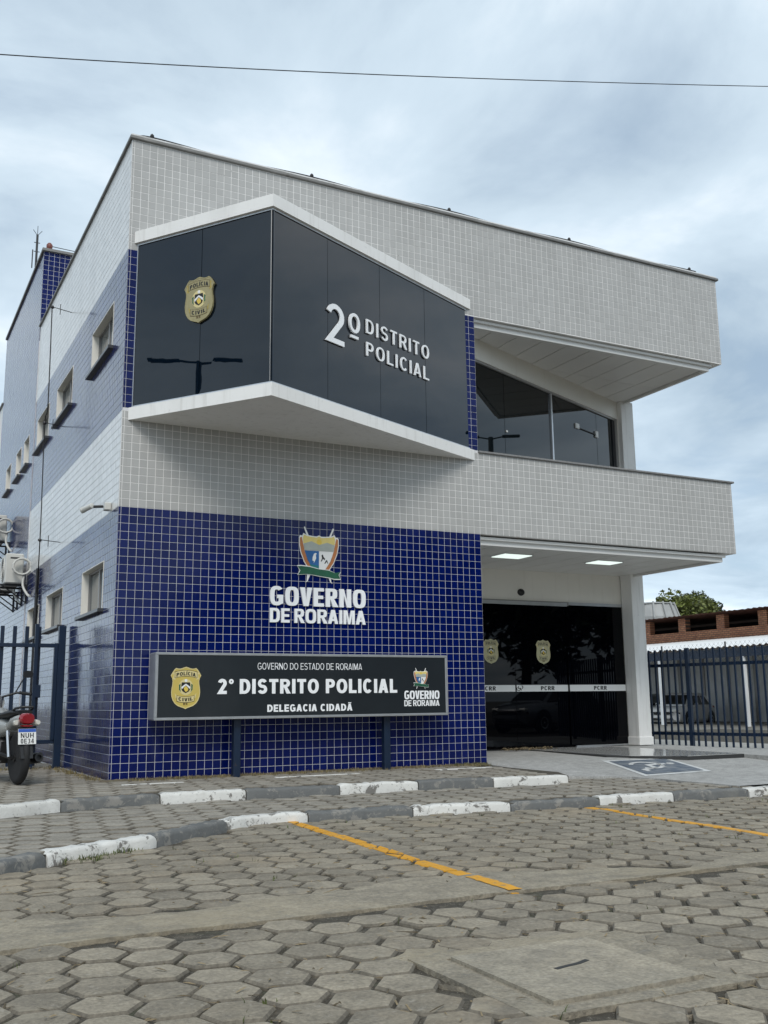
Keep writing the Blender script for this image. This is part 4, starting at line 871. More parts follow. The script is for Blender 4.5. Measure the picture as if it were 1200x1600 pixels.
BLF = Frame(BL, BA-BL); BRF = Frame(BA, BR-BA); LL, LR = (BA-BL).length, (BR-BA).length
for fr, L, edges in ((BLF, LL, (.045, 1.066, LL-.012)), (BRF, LR, (.012, 1.03, 2.09, 3.12, LR-.075))):
    for i, (a, b) in enumerate(zip(edges, edges[1:])):
        k = MB(); rg2 = random.Random(int(a*97)+i); wob = [rg2.gauss(0, .0015) for _ in range(4)]
        cor = [(a+.004, 4.592), (b-.004, 4.592), (b-.004, 6.755), (a+.004, 6.755)]
        k.add([fr(u, v, -.058) for u, v in cor]+[fr(u, v, -.044+wb) for (u, v), wb in zip(cor, wob)], [(0, 3, 2, 1), (4, 5, 6, 7), (0, 1, 5, 4), (1, 2, 6, 5), (2, 3, 7, 6), (3, 0, 4, 7)]).build('pane', 'bay_glass', bay)
    a_, b_ = (edges[0]-.022, edges[0]-.002) if fr is BLF else (edges[-1]+.002, edges[-1]+.026)
    t = MB(); t.add([fr(u, v, q) for q in (-.06, -.035) for u, v in ((a_, 4.592), (b_, 4.592), (b_, 6.755), (a_, 6.755))], [(0, 3, 2, 1), (4, 5, 6, 7), (0, 1, 5, 4), (1, 2, 6, 5), (2, 3, 7, 6), (3, 0, 4, 7)]).build('end_trim', 'aluminium', bay)
t = MB().tube([(BA.x-.002, BA.y+.052, 4.592), (BA.x-.002, BA.y+.052, 6.755)], .006, 8).build('corner_seam', 'grey_frame', bay)
# ---- soffits with their boards
def soffit(x0, x1, y0, y1, z, name, skew, diag=None):
    base = MB().box(x0, x1-.06, y0+.06, y1, z+.012, z+.10).build(name, 'soffit_gap', st)
    fr = MB().box(x0, x1, y0-.004, y0+.055, z-.045, z+.045); fr.box(x1-.055, x1+.004, y0+.056, y1, z-.045, z+.045); fr.box(x0, x1+.03, y0-.05, y0-.0045, z+.03, z+.072); fr.build('edge_moulding', 'soffit', base)
    nb = 10; wd = (x1-.057-x0)/nb
    for i in range(nb):
        a, b = x0+i*wd+.007, x0+(i+1)*wd-.007
        for (ya, yb) in ((y0+.058, (y0+y1)/2-.004), ((y0+y1)/2+.004, y1)):
            MB().box(a, b, ya, yb, z, z+.010).build('soffit_board', 'soffit', base)
    return base
soffit(WB+.003, 10.25, .11, D+.02, 6.60, 'upper_soffit', 0); soffit(WB+.003, 10.24, .11, D+.02, 3.20, 'porch_soffit', 0)
MB().box(WB+.003, W-.161, .162, D+.1, 3.301, 3.50).build('balcony_slab', 'white_paint', st)
MB().box(WB+.003, W-.201, .202, D+.5, 6.702, 6.85).build('ceiling_slab', 'white_paint', st)
# ---- column, porch wall, diagonal balcony wall
MB().bbox(10.125, 10.425, 2.30, 2.60, PZ, 6.60, .008).build('column', 'white_paint', st)
MB().bbox(10.105, 10.445, 2.28, 2.62, PZ+.002, .20, .01).build('column_base', 'white_paint', st)
DY = 2.62
mb = MB().box(WB+.002, 10.12, DY, DY+.12, 2.655, 3.199); mb.build('porch_wall', 'cream_paint', st)
MB().box(10.121, 10.40, DY+.001, DY+.13, PZ-.05, 3.199).build('porch_pier', 'cream_paint', st)
DP0, DP1 = Vector((5.30, .445, 0)), Vector((10.24, 2.46, 0)); DF = Frame(DP0, DP1-DP0); LD = (DP1-DP0).length
def dbox(a, b, c, d, n0, n1, name, mat, par): return MB().prism_f(DF, [(a, c), (b, c), (b, d), (a, d)], n0, n1).build(name, mat, par)
bw = dbox(.0, LD, 6.26, 6.599, -.16, 0, 'balcony_beam', 'cream_paint', st)
dbox(0, LD-.1, 6.222, 6.259, -.10, -.02, 'head_rail', 'grey_frame', bw)
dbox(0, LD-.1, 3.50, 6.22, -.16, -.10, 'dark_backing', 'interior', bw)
ed = [.0, 1.27, 2.47, 2.755, 3.66, 4.41, 5.02]
for i, (a, b) in enumerate(zip(ed, ed[1:])): dbox(a+.003, b-.003, 3.51, 6.22, -.062, -.05+(i % 2)*.003, 'pane', 'balcony_glass', bw)
dbox(2.735, 2.775, 3.51, 6.221, -.049, -.02, 'mullion', 'aluminium', bw); dbox(5.02, 5.12, 3.51, 6.221, -.08, -.03, 'black_jamb', 'black_frame', bw); dbox(5.121, 5.20, 3.51, 6.259, -.08, -.015, 'grey_jamb', 'grey_frame', bw)
dbox(5.201, LD+.02, 3.51, 6.259, -.10, .0, 'end_pier', 'cream_paint', bw)
dbox(3.60, 3.72, 5.77, 5.86, -.046, -.02, 'lock_patch', 'ink_white', bw); dbox(4.34, 4.43, 5.74, 5.86, -.046, -.02, 'lock_patch', 'ink_white', bw)
dbox(3.72, 4.34, 5.785, 5.80, -.046, -.03, 'transom_line', 'dark_grille', bw); dbox(1.30, 1.33, 5.23, 5.26, -.046, -.03, 'lock_patch', 'ink_white', bw)
# ---- entrance doors
dr = MB().box(WB+.02, 8.86, DY-.03, DY+.06, 2.585, 2.654).build('entrance_door', 'grey_frame', st)
MB().box(5.9, 8.80, DY-.06, DY-.031, 2.57, 2.632).build('track_cover', 'aluminium', dr)
MB().box(8.861, 10.119, DY-.03, DY+.06, 2.60, 2.654).build('head_rail', 'aluminium', dr)
DX = [5.32, 6.50, 7.645, 8.855]
for a, b in zip(DX, DX[1:]): MB().box(a+.003, b-.003, DY+.004, DY+.016, .05, 2.584).build('door_leaf', 'door_glass', dr)
MB().box(8.80, 10.117, DY-.024, DY-.012, .075, 2.599).build('door_leaf', 'door_glass', dr)
MB().box(8.90, 10.119, DY-.035, DY+.0, .046, .072).build('sill_rail', 'aluminium', dr)
MB().box(WB+.02, 8.86, DY-.01, DY+.03, .031, .049).build('floor_track', 'dark_metal', dr)
DFR = Frame((0, DY+.004, 0), (1, 0, 0)); DFC = Frame((0, DY-.024, 0), (1, 0, 0))
for fr, a, b, tx in ((DFR, 5.33, 6.49, 5.8), (DFR, 6.51, 7.63, 7.07), (DFR, 7.66, 8.79, 8.335), (DFC, 8.81, 10.11, 9.51)):
    MB().prism_f(fr, [(a, 1.035), (b, 1.035), (b, 1.15), (a, 1.15)], .0006, .0016).build('decal_strip', 'ink_white', dr)
    text_fit(fr, 'PCRR', tx-.15, tx+.15, 1.058, 1.128, 'ink_black', dr, s=.24, gap=.13, d0=.0018, d1=.003)
mb = MB(); wc = lambda p: (7.62+.13*p[0], 1.045+.10*p[1]+.0)
mb.prism_f(DFR, [wc(p) for p in stroke(arc(.62, .38, .30, .30, 120, 400, 2, 18), .10)], .0018, .003); mb.prism_f(DFR, [wc(p) for p in stroke([(.60, .85), (.62, .45), (.95, .45), (1.1, .1)], .12)], .0031, .0043); mb.prism_f(DFR, [wc(p) for p in stroke([(1.15, .95), (1.35, .7), (1.2, .4)], .12)], .0018, .003)
mb.build('wheelchair_icon', 'ink_black', dr)
MB().sphere((7.82, DY-.005, 2.80), .075, 14, (1, .75, .85)).build('motion_sensor', 'black_plastic', st, smooth=60)
# ceiling lights of the porch
for i, (a, b, c, d) in enumerate(((6.34, 6.87, .92, 1.31), (8.27, 8.80, .98, 1.31))):
    L = thing('ceiling_light', ('lit flat ceiling panel above the porch, nearer the blue wall', 'lit flat ceiling panel above the porch, nearer the white column')[i], 'ceiling light', ((a+b)/2, (c+d)/2, 3.18), group='porch ceiling lights')
    MB().box(a-.02, b+.02, c-.02, d+.02, 3.190, 3.1995).build('frame', 'aluminium', L); MB().box(a, b, c, d, 3.182, 3.1895).build('diffuser', 'panel_light', L)
# ================================================================== SIGNS AND EMBLEMS
FT = Frame((0, -.005, 0), (1, 0, 0))           # face of the front tiles
wl = thing('wall_lettering', 'white raised letters GOVERNO DE RORAIMA on the blue tiled wall', 'lettering', (2.68, -.01, 1.91))
text_fit(FT, 'GOVERNO', 1.99, 3.38, 2.143, 2.39, 'letter_white', wl, 'letter', s=.205, n=3.0, c=.80, gap=.09, d0=.0, d1=.022, each=True)
text_fit(FT, 'DE RORAIMA', 1.992, 3.377, 1.918, 2.104, 'letter_white', wl, 'letter', s=.205, n=3.0, c=.98, gap=.10, space=.24, d0=.0, d1=.022, each=True)
cr = thing('state_crest', 'coloured state crest with orange sides and green ribbon above the wall letters', 'crest', (2.69, -.01, 2.46)); state_crest(FT, 2.69, 2.835, .76, cr)
bl = thing('bay_lettering', 'white raised letters 2º DISTRITO POLICIAL on the dark bay glass', 'lettering', tuple(BRF(2.1, 5.37, -.04)))
BF = Frame(BRF(0, 0, -.042), BRF.u); kw = dict(d0=.006, d1=.024, each=True)
text_fit(BF, '2', .985, 1.325, 5.365, 5.885, 'letter_white', bl, 'letter', s=.14, **kw)
MB().prism_f(BF, [(p[0], p[1]) for p in arc(1.525, 5.745, .108, .135, 0, 360, 2.1, 32)[:-1]], .006, .032, [[(p[0], p[1]) for p in arc(1.525, 5.745, .066, .093, 0, 360, 2.1, 32)[:-1]]]).build('letter', 'letter_white', bl)
MB().prism_f(BF, [(1.45, 5.535), (1.60, 5.535), (1.60, 5.572), (1.45, 5.572)], .006, .032).build('underline', 'letter_white', bl)
text_fit(BF, 'DISTRITO', 1.775, 3.185, 5.69, 5.885, 'letter_white', bl, 'letter', s=.145, gap=.30, **kw)
text_fit(BF, 'POLICIAL', 1.775, 3.175, 5.375, 5.565, 'letter_white', bl, 'letter', s=.145, gap=.29, **kw)
b1_ = thing('police_badge', 'large gold police badge on the left glass face of the bay', 'badge', tuple(BLF(1.06, 5.50, -.04)), group='gold police badges')
police_badge(Frame(BLF(0, 0, -.040), BLF.u), 1.06, 5.80, .60, b1_, 'gold_dull', .03)
for x, lab in ((7.14, 'gold police badge sticker on the door leaf beside the blue wall'), (8.267, 'gold police badge sticker on the middle door leaf')):
    b_ = thing('police_badge', lab, 'badge', (x, DY, 1.53), group='gold police badges'); police_badge(Frame((0, DY+.0045, 0), (1, 0, 0)), x, 1.735, .435, b_, 'gold_pale', .005)
sg = thing('sign_board', 'long dark sign on two blue posts reading 2° DISTRITO POLICIAL', 'sign', (2.44, -.2, ZU))
SX0, SX1, SZ0, SZ1, SY = .43, 4.45, .70, 1.50, -.35
MB().bbox(SX0, SX1, SY+.012, -.06, SZ0, SZ1, .012).build('sign_case', 'sign_frame', sg)
mb = MB(); e_ = .032
for (a, b, c, d) in ((SX0, SX1, SZ1-e_, SZ1), (SX0, SX1, SZ0, SZ0+e_), (SX0, SX0+e_, SZ0+e_, SZ1-e_), (SX1-e_, SX1, SZ0+e_, SZ1-e_)): mb.bbox(a, b, SY-.008, SY+.0115, c, d, .004)
mb.build('sign_rim', 'sign_frame', sg)
MB().box(SX0+e_+.001, SX1-e_-.001, SY, SY+.0114, SZ0+e_+.001, SZ1-e_-.001).build('sign_panel', 'sign_panel', sg)
SF = Frame((0, SY, 0), (1, 0, 0)); kw = dict(d0=.0008, d1=.002)
text_fit(SF, 'GOVERNO DO ESTADO DE RORAIMA', 1.71, 3.155, 1.30, 1.382, 'letter_white', sg, s=.105, gap=.14, space=.36, **kw)
for tx, pa, pb in (('2°', 340, 365), ('DISTRITO', 374.5, 498), ('POLICIAL', 509, 620.5)): text_fit(SF, tx, ony((pa, 1073), SY).x, ony((pb, 1073), SY).x, 1.003, 1.183, 'letter_white', sg, s=.235, gap=.12, **kw)
text_fit(SF, 'DELEGACIA CIDADÃ', 1.843, 3.012, .780, .868, 'letter_white', sg, s=.235, gap=.12, space=.36, **kw)
text_fit(SF, 'GOVERNO', 3.78, 4.322, .917, 1.028, 'letter_white', sg, s=.20, n=3.0, c=.80, gap=.055, **kw)
text_fit(SF, 'DE RORAIMA', 3.778, 4.32, .826, .904, 'letter_white', sg, s=.19, n=3.0, c=.98, gap=.09, space=.24, **kw)
for x in (1.50, 3.58): MB().bbox(x-.045, x+.045, -.24, -.15, ZU-.1, SZ0-.002, .006).build('post', 'blue_steel', sg)
b_ = thing('sign_badge', 'printed yellow police badge at the left end of the dark sign', 'badge', (.80, SY, .83)); police_badge(Frame((0, SY-.001, 0), (1, 0, 0)), .80, 1.078, .50, b_, 'gold_print', .005)
c_ = thing('sign_crest', 'small state crest printed at the right end of the dark sign', 'crest', (4.03, SY, 1.05)); state_crest(Frame((0, SY-.001, 0), (1, 0, 0)), 4.035, 1.19, .28, c_, d=-.0006)
# ================================================================== LEFT SIDE
fe = thing('fence', 'dark blue steel picket fence at the left beside the tiled side wall', 'fence', (-1.5, 3, ZU))
MB().bbox(-.135, -.035, 2.95, 3.05, ZU-.1, 2.03, .006).build('gate_post', 'blue_steel', fe)
MB().bbox(-.19, -.136, 2.96, 3.04, .40, 1.78, .006).build('gate_stile', 'blue_steel', fe)
for z in (.38, 1.745): MB().bbox(-4.5, -.137, 2.975, 3.025, z-.028, z+.028, .004).build('rail', 'blue_steel', fe)
me = MB().bbox(-.026, .026, -.026, .026, 0, 2.03-.06, .004).mesh('picket', 'blue_steel')
for i in range(20):
    o = bpy.data.objects.new('picket', me); COL.objects.link(o); o.parent = fe; o.location = (-.40-.168*i+1.5, 0.0+(.055 if i % 20 != 99 else 0), .04)
for i in (0, 7, 14): MB().bbox(-.47-1.176*(i//7), -.40-1.176*(i//7)-.018, 2.93, 2.974, ZU-.05, 2.05, .005).build('gate_upright', 'blue_steel', fe)
MB().bbox(-.44, -.36, 2.92, 2.95, 1.0, 1.18, .006).build('lock_box', 'blue_steel', fe)
# --- motorcycle, seen from behind
mc = thing('motorcycle', 'white and black motorcycle with red tail light parked by the fence', 'motorcycle', (-1.0, .07, ZU), R(10))
def L_(mb, name, mat, par=mc, smooth=45, label=None): return mb.build(name, mat, par, smooth=smooth, local=True, label=label)
def wheel(y):      # bike local: +y forward, x right
    tyre = MB(); prof = []
    for i in range(13):
        a = -math.pi*.62+math.pi*1.24*i/12; prof.append((.245+.055*math.cos(a), .046*math.sin(a)))
    tyre.lathe(prof, (0, y, .30), (1, 0, 0), 32); t = L_(tyre, 'wheel', 'rubber')
    rim = MB().lathe([(.222, -.032), (.232, -.03), (.215, 0), (.232, .03), (.222, .032)], (0, y, .30), (1, 0, 0), 28)
    for k in range(5):
        a = 2*math.pi*k/5; rim.tube([(0, y+.03*math.cos(a), .30+.03*math.sin(a)), (0, y+.215*math.cos(a+.15), .30+.215*math.sin(a+.15))], .014, 6)
    L_(rim, 'rim', 'dark_metal', t); L_(MB().lathe([(.04, -.06), (.04, .06)], (0, y, .30), (1, 0, 0), 14), 'hub', 'dark_metal', t)
    return t
wheel(0); wheel(1.24)
def ring(y, w_, z0, z1, k=12, p=2.6): return [Vector(((w_*math.copysign(abs(math.cos(2*math.pi*i/k))**(2/p), math.cos(2*math.pi*i/k))), y, (z0+z1)/2+(z1-z0)/2*math.copysign(abs(math.sin(2*math.pi*i/k))**(2/p), math.sin(2*math.pi*i/k)))) for i in range(k)]
L_(MB().loft([ring(.20, .10, .60, .70), ring(.05, .115, .645, .765), ring(-.10, .105, .685, .785), ring(-.20, .075, .715, .785)]), 'tail_fairing', 'bike_white')
L_(MB().loft([ring(.95, .06, .55, .80), ring(.75, .13, .48, .86), ring(.5, .14, .50, .74), ring(.22, .105, .585, .70)]), 'body_panel', 'bike_white')
L_(MB().loft([ring(-.12, .095, .785, .83), ring(.0, .13, .775, .835), ring(.22, .14, .745, .83), ring(.40, .12, .74, .81), ring(.55, .13, .73, .80), ring(.70, .10, .76, .80)]), 'seat', 'seat_vinyl')
L_(MB().tube([(-.09, .12, .80), (-.10, -.10, .85), (-.06, -.2, .865), (.06, -.2, .865), (.10, -.10, .85), (.09, .12, .80)], .014, 8), 'grab_rail', 'black_plastic')
tl = L_(MB().loft([ring(-.185, .085, .675, .80), ring(-.235, .085, .67, .795), ring(-.262, .068, .685, .78)]), 'tail_light', 'red_lens'); L_(MB().loft([ring(-.205, .075, .645, .668), ring(-.25, .06, .648, .666)]), 'lower_lens', 'red_lens', tl)
for s_ in (-1, 1):
    L_(MB().loft([[Vector((s_*.085+v.x*.42, v.y, v.z)) for v in ring(-.15, .10, .655, .725)], [Vector((s_*.112+v.x*.42, v.y, v.z)) for v in ring(-.20, .10, .655, .725)], [Vector((s_*.125+v.x*.3, v.y, v.z)) for v in ring(-.235, .07, .67, .715)]]), 'indicator', 'clear_lens')
    L_(MB().tube([(s_*.105, .02, .31), (s_*.11, .10, .60)], .022, 10), 'shock_absorber', 'chrome'); L_(MB().tube([(s_*.085, 0, .30), (s_*.09, .35, .33), (s_*.08, .55, .36)], .022, 8), 'swing_arm', 'dark_metal')
L_(MB().loft([[Vector((x, -.205-.0*z, z)) for x, z in ((-.085, .645), (.085, .645), (.065, .30), (-.065, .30))], [Vector((x, y, z)) for x, y, z in ((-.085, -.17, .645), (.085, -.17, .645), (.065, -.29, .30), (-.065, -.29, .30))]][::-1]), 'rear_mudguard', 'black_plastic')
pr_ = L_(MB().loft([[Vector((x, -.232-(.62-z)*.16, z)) for x, z in ((-.10, .455), (.10, .455), (.10, .625), (-.10, .625))], [Vector((x, -.238-(.62-z)*.16, z)) for x, z in ((-.10, .455), (.10, .455), (.10, .625), (-.10, .625))]]), 'number_plate', 'ink_white', smooth=None)
PF = Frame((0, -.2385-.0, .62), (1, 0, 0), (0, .16, 1))
def pf(mb, name, mat): return mb.build(name, mat, pr_, local=True)
pf(MB().prism_f(PF, [(-.098, -.032), (.098, -.032), (.098, .003), (-.098, .003)], .0012, .002), 'plate_band', 'plate_blue')
for tx, z0, z1 in (('NUH', -.095, -.042), ('0E34', -.158, -.105)):
    lay, wd = layout(tx, .17, 2.4, .95, .2, .3); mb = MB()
    for ch, x, P in lay:
        for outer, holes in P: f = lambda p: (-.072+(x+p[0])/wd*.144, z0+p[1]*(z1-z0)); mb.prism_f(PF, [f(p) for p in outer], .0012, .002, [[f(p) for p in h] for h in holes])
    pf(mb, 'lettering', 'ink_black')
ex = L_(MB().tube([(.10, .75, .30), (.13, .45, .24), (.15, .20, .26)], [.02, .02, .03], 10), 'exhaust', 'dark_metal'); L_(MB().lathe([(.03, -.03), (.058, 0), (.06, .38), (.05, .40), (.03, .40), (.028, .36)], (.155, .24, .255), (.06, -1, .12), 16), 'silencer', 'dark_metal', ex)
L_(MB().bbox(-.13, .13, .42, .80, .22, .52, .05), 'engine', 'dark_metal'); L_(MB().tube([(-.02, 1.24, .30), (-.09, 1.22, .34), (-.09, 1.06, .80), (-.06, 1.0, 1.0)], .024, 8), 'fork', 'chrome'); L_(MB().tube([(.02, 1.24, .30), (.09, 1.22, .34), (.09, 1.06, .80), (.06, 1.0, 1.0)], .024, 8), 'fork', 'chrome')
hb = L_(MB().tube([(-.36, .84, 1.02), (-.24, .94, 1.04), (-.08, 1.0, .99), (.08, 1.0, .99), (.24, .94, 1.04), (.36, .84, 1.02)], .014, 8), 'handlebar', 'black_plastic')
for s_ in (-1, 1):
    L_(MB().tube([(s_*.26, .925, 1.04), (s_*.38, .825, 1.017)], .020, 10), 'grip', 'rubber', hb)
    mi = L_(MB().tube([(s_*.22, .95, 1.04), (s_*.30, .93, 1.20), (s_*.33, .92, 1.24)], .008, 6), 'mirror_stem', 'black_plastic', hb); L_(MB().loft([[Vector((s_*.35+v.x, .90, v.z)) for v in ring(0, .065, 1.22, 1.31)], [Vector((s_*.35+v.x*.8, .94, v.z)) for v in ring(0, .06, 1.23, 1.30)]]), 'mirror', 'black_plastic')
L_(MB().loft([ring(1.02, .12, .82, 1.02), ring(1.10, .11, .82, 1.0), ring(1.16, .07, .85, .97)]), 'headlight_fairing', 'bike_white'); L_(MB().loft([ring(1.162, .065, .86, .96), ring(1.185, .05, .87, .95)]), 'headlight', 'clear_lens')
L_(MB().tube([(0, .98, .62), (0, 1.2, .625), (0, 1.4, .56), (0, 1.5, .46)], [.05, .06, .06, .04], 8), 'front_mudguard', 'bike_white'); L_(MB().tube([(-.14, .45, .27), (-.30, .45, .26)], .012, 6), 'footrest', 'black_plastic'); L_(MB().tube([(-.08, .40, .25), (-.20, .36, .10), (-.24, .35, .012)], .011, 6), 'side_stand', 'dark_metal')
# --- air conditioners on the side wall
def air_con(y, z, lab):
    a = thing('air_conditioner', lab, 'air conditioner', (-.20, y, z), group='air conditioners on the side wall')
    x0, x1, y0, y1, z0, z1 = -.42, -.10, y, y+.80, z, z+.56
    b = MB().bbox(x0, x1, y0, y1, z0, z1, .02).build('casing', 'ac_white', a); MB().box(x0+.08, x1-.08, y0-.004, y0+.0, z1-.10, z1-.07).build('handle_slot', 'dark_grille', b)
    MB().lathe([(.235, 0), (.235, .012), (.22, .012), (.22, 0)], (x0-.001, y0+.33, z0+.28), (-1, 0, 0), 28).build('fan_ring', 'ac_white', b)
    MB().lathe([(.219, .0), (.219, .004)], (x0-.0012, y0+.33, z0+.28), (-1, 0, 0), 28).build('fan_opening', 'dark_grille', b)
    g_ = MB()
    for k in range(5): g_.lathe([(.04*k+.035, 0), (.04*k+.035, .006), (.04*k+.029, .006), (.04*k+.029, 0)], (x0-.0055, y0+.33, z0+.28), (-1, 0, 0), 24)
    g_.build('fan_grille', 'ac_white', b)
    for q in (y0+.12, y1-.12):
        k = MB().box(-.50, -.002, q-.015, q+.015, z0-.035, z0-.002); k.box(-.035, -.002, q-.015, q+.015, z0-.36, z0-.036); k.tube([(-.45, q, z0-.03), (-.02, q, z0-.34)], .012, 6); k.build('bracket', 'dark_metal', a)
    co = []
    for k in range(40): t = k/39*4*math.pi*1.5; co.append(Vector((-.13+.0*k+.16*math.cos(t)-.02, y0-.10-.0022*k, z0+.30+.15*math.sin(t))))
    MB().tube(co, .020, 7).build('pipe_coil', 'ac_white', a)
    MB().tube(smooth_path([Vector(p) for p in ((-.10, y0-.14, z0+.18), (-.12, y0-.16, z0-.05), (-.05, y0-.26, z0-.22), (-.02, y0-.4, z0-.27))], 5), .022, 7).build('pipe_loop', 'ac_white', a)
air_con(7.30, 3.12, 'white air conditioner with a coiled pipe on the side wall, nearer the corner'); air_con(8.45, 3.10, 'white air conditioner on the side wall just behind the one with the coiled pipe'); air_con(10.2, 4.35, 'white air conditioner mounted higher up at the left picture edge')
sc = thing('security_camera', 'small white bullet camera on the side wall just above the blue tiles', 'camera', (-.02, .42, 3.36))
MB().bbox(-.09, -.006, .38, .48, 3.31, 3.41, .01).build('junction_box', 'ac_white', sc); MB().tube([(-.10, .43, 3.36), (-.20, .43, 3.35), (-.26, .48, 3.345)], .018, 8).build('arm', 'dark_metal', sc)
cb = MB().lathe([(.01, -.09), (.034, -.08), (.036, .09), (.040, .09), (.040, .12), (.03, .124), (.027, .11), (.01, .11)], (-.27, .50, 3.345), (-.42, .88, -.18), 16).build('body', 'ac_white', sc, smooth=40); MB().lathe([(.026, 0), (.026, .003)], Vector((-.27, .50, 3.345))+Vector((-.42, .88, -.18)).normalized()*.1105, (-.42, .88, -.18), 14).build('lens', 'ink_black', cb)
# small dome camera under the roof slab beside the bay
dc = thing('dome_camera', 'tiny black camera under the upper soffit at the end of the bay', 'camera', (5.40, .30, 6.50)); MB().lathe([(.02, 0), (.045, -.02), (.05, -.06), (.03, -.10), (.005, -.11)], (5.42, .30, 6.595), (0, 0, 1), 12).build('housing', 'black_plastic', dc, smooth=50)
# antenna and warning lamp on the tower
an = thing('antenna_mast', 'thin lattice antenna mast on the rear tower roof', 'antenna', (-.02, 8.6, HT2+.04))
MB().tube([(-.02, 8.6, HT2+.04), (-.02, 8.6, HT2+.80)], .024, 8).build('mast', 'dark_metal', an)
for z in (.42, .62): MB().tube([(-.08, 8.6, HT2+z), (.04, 8.6, HT2+z)], .008, 6).build('crossbar', 'dark_metal', an)
for s_ in (-1, 0, 1): MB().tube([(-.02, 8.6, HT2+.78), (-.02+.09*s_, 8.6, HT2+.90+(.10 if s_ == 0 else 0))], .006, 5).build('whisker', 'dark_metal', an)
MB().tube([(-.10, 8.6, HT2+.04), (-.10, 8.6, HT2+.45)], .012, 6).build('stay', 'dark_metal', an)
wlmp = thing('warning_lamp', 'small red warning lamp on the corner of the rear tower roof', 'lamp', (.10, 7.65, HT2+.04))
MB().lathe([(.05, 0), (.05, .04), (.03, .05)], (.10, 7.65, HT2+.042), (0, 0, 1), 12).build('base', 'dark_metal', wlmp); MB().lathe([(.045, .05), (.06, .08), (.06, .14), (.03, .18)], (.10, 7.65, HT2+.042), (0, 0, 1), 12).build('globe', 'red_lamp', wlmp, smooth=50)
MB().tube([(.15, 7.65, HT2+.16), (2.0, 7.65, HT2+.10), (4.4, 7.65, HT2+.16)], .008, 5).build('roof_cable', 'wire_black', st)
# overhead wire across the sky
wp = [ony(p, y) for p, y in (((-400, 55), -2), ((0, 85), -2), ((300, 103), -2), ((600, 117), -2), ((900, 127.5), -2), ((1200, 135), -2), ((1500, 139), -2))]
tag(MB().tube(smooth_path(wp, 6), .0062, 6).build('overhead_wire', 'wire_black'), 'single thin black wire strung across the sky above the building', 'wire')
# ================================================================== RIGHT BACKGROUND
rf = thing('fence', 'long dark blue picket fence right of the white column before the car yard', 'fence', (11.6, 1.9, -.055))
fa, fb = Vector((10.75, 4.75, 0)), Vector((13.4, -3.9, 0)); fd = (fb-fa).normalized(); ang = math.atan2(fd.y, fd.x); FFR = Frame(fa, fd); LF = (fb-fa).length
PS = .138; me = MB().bbox(-.017, .017, -.017, .017, 0, 1.84, .003).mesh('picket', 'blue_steel'); n_ = int(LF/PS)
for i in range(n_):
    if i % 13 == 5: continue
    o = bpy.data.objects.new('picket', me); COL.objects.link(o); o.parent = rf; p = fa+fd*(PS*i); o.location = (p.x-11.6, p.y-1.9, .04); o.rotation_euler = (0, 0, ang)
for z in (.22, 1.52): MB().prism_f(FFR, [(0, z-.03), (LF, z-.03), (LF, z+.03), (0, z+.03)], -.04, -.0195).build('rail', 'blue_steel', rf)
for i in range(5, n_, 13): MB().prism_f(FFR, [(PS*i-.035, -.1), (PS*i+.035, -.1), (PS*i+.035, 1.84), (PS*i-.035, 1.84)], -.041, .035).build('post', 'blue_steel', rf)
# neighbour's brick building
BX = 34.0
bb = thing('brick_building', 'low red brick shed with open piers under a brown roof behind the fence', 'building', (BX, 18, -.05))
MB().box(BX, BX+.25, 4, 62, -.6, 4.14).build('wall', 'brick', bb)
for y in [5.0+2.57*i for i in range(22)]: MB().box(BX-.02, BX+.3, y, y+.50, 4.141, 4.84).build('pier', 'brick', bb)
MB().box(BX+3.0, BX+3.1, 4, 62, 3.4, 4.6).build('inner_wall', 'interior', bb); MB().box(BX+.3, BX+2.99, 4, 62, 3.4, 3.45).build('loft_floor', 'interior', bb)
rfm = MB(); nn_ = 360; ys_ = [3.6+59*i/nn_ for i in range(nn_+1)]
rfm.add([(BX-.75, y, 4.88+.03*math.sin(y*2*math.pi/.30)) for y in ys_]+[(BX+5, y, 4.68+.03*math.sin(y*2*math.pi/.30)) for y in ys_]+[(BX-.75, y, 4.835) for y in ys_]+[(BX+5, y, 4.64) for y in ys_], [(i, i+1, i+2+nn_, i+1+nn_) for i in range(nn_)]+[(i+2*nn_+2, i+3*nn_+3, i+4+3*nn_, i+3+2*nn_) for i in range(nn_)]+[(i, i+2*nn_+2, i+2*nn_+3, i+1) for i in range(nn_)])
rfm.build('roof', 'roof_brown', bb)
# carport in front of it
cpx = 27.5
cp = thing('carport', 'open carport with a white corrugated roof in front of the brick shed', 'carport', (cpx, 16, -.41))
m2 = MB(); ys_ = [4+48*i/640 for i in range(641)]
for (x, z) in ((cpx, 2.86), (BX-.32, 3.62)): m2.add([(x, y, z+.04*math.sin(y*2*math.pi/.30)) for y in ys_], [])
m2.f += [(i, i+1, i+642, i+641) for i in range(640)]; m2.a += [.5]*640
m2.build('corrugated_roof', 'corrugated', cp)
MB().box(cpx+.1, cpx+.16, 4, 52, 2.45, 2.78).build('roof_shade_strip', 'blue_steel', cp)  # dark blue strip standing in for the shadow under the roof
for y in [6.8+4.6*i for i in range(10)]: MB().box(cpx+.08, cpx+.22, y, y+.14, -.6, 2.449).build('post', 'grey_wall', cp)
MB().box(BX-.30, BX-.05, 4, 56, -.6, 3.2).build('back_wall', 'grey_wall', cp)
for y in [5+1.6*i for i in range(31)]: MB().box(BX-.36, BX-.301, y, y+.16, -.6, 3.19).build('wall_rib', 'grey_frame', cp)
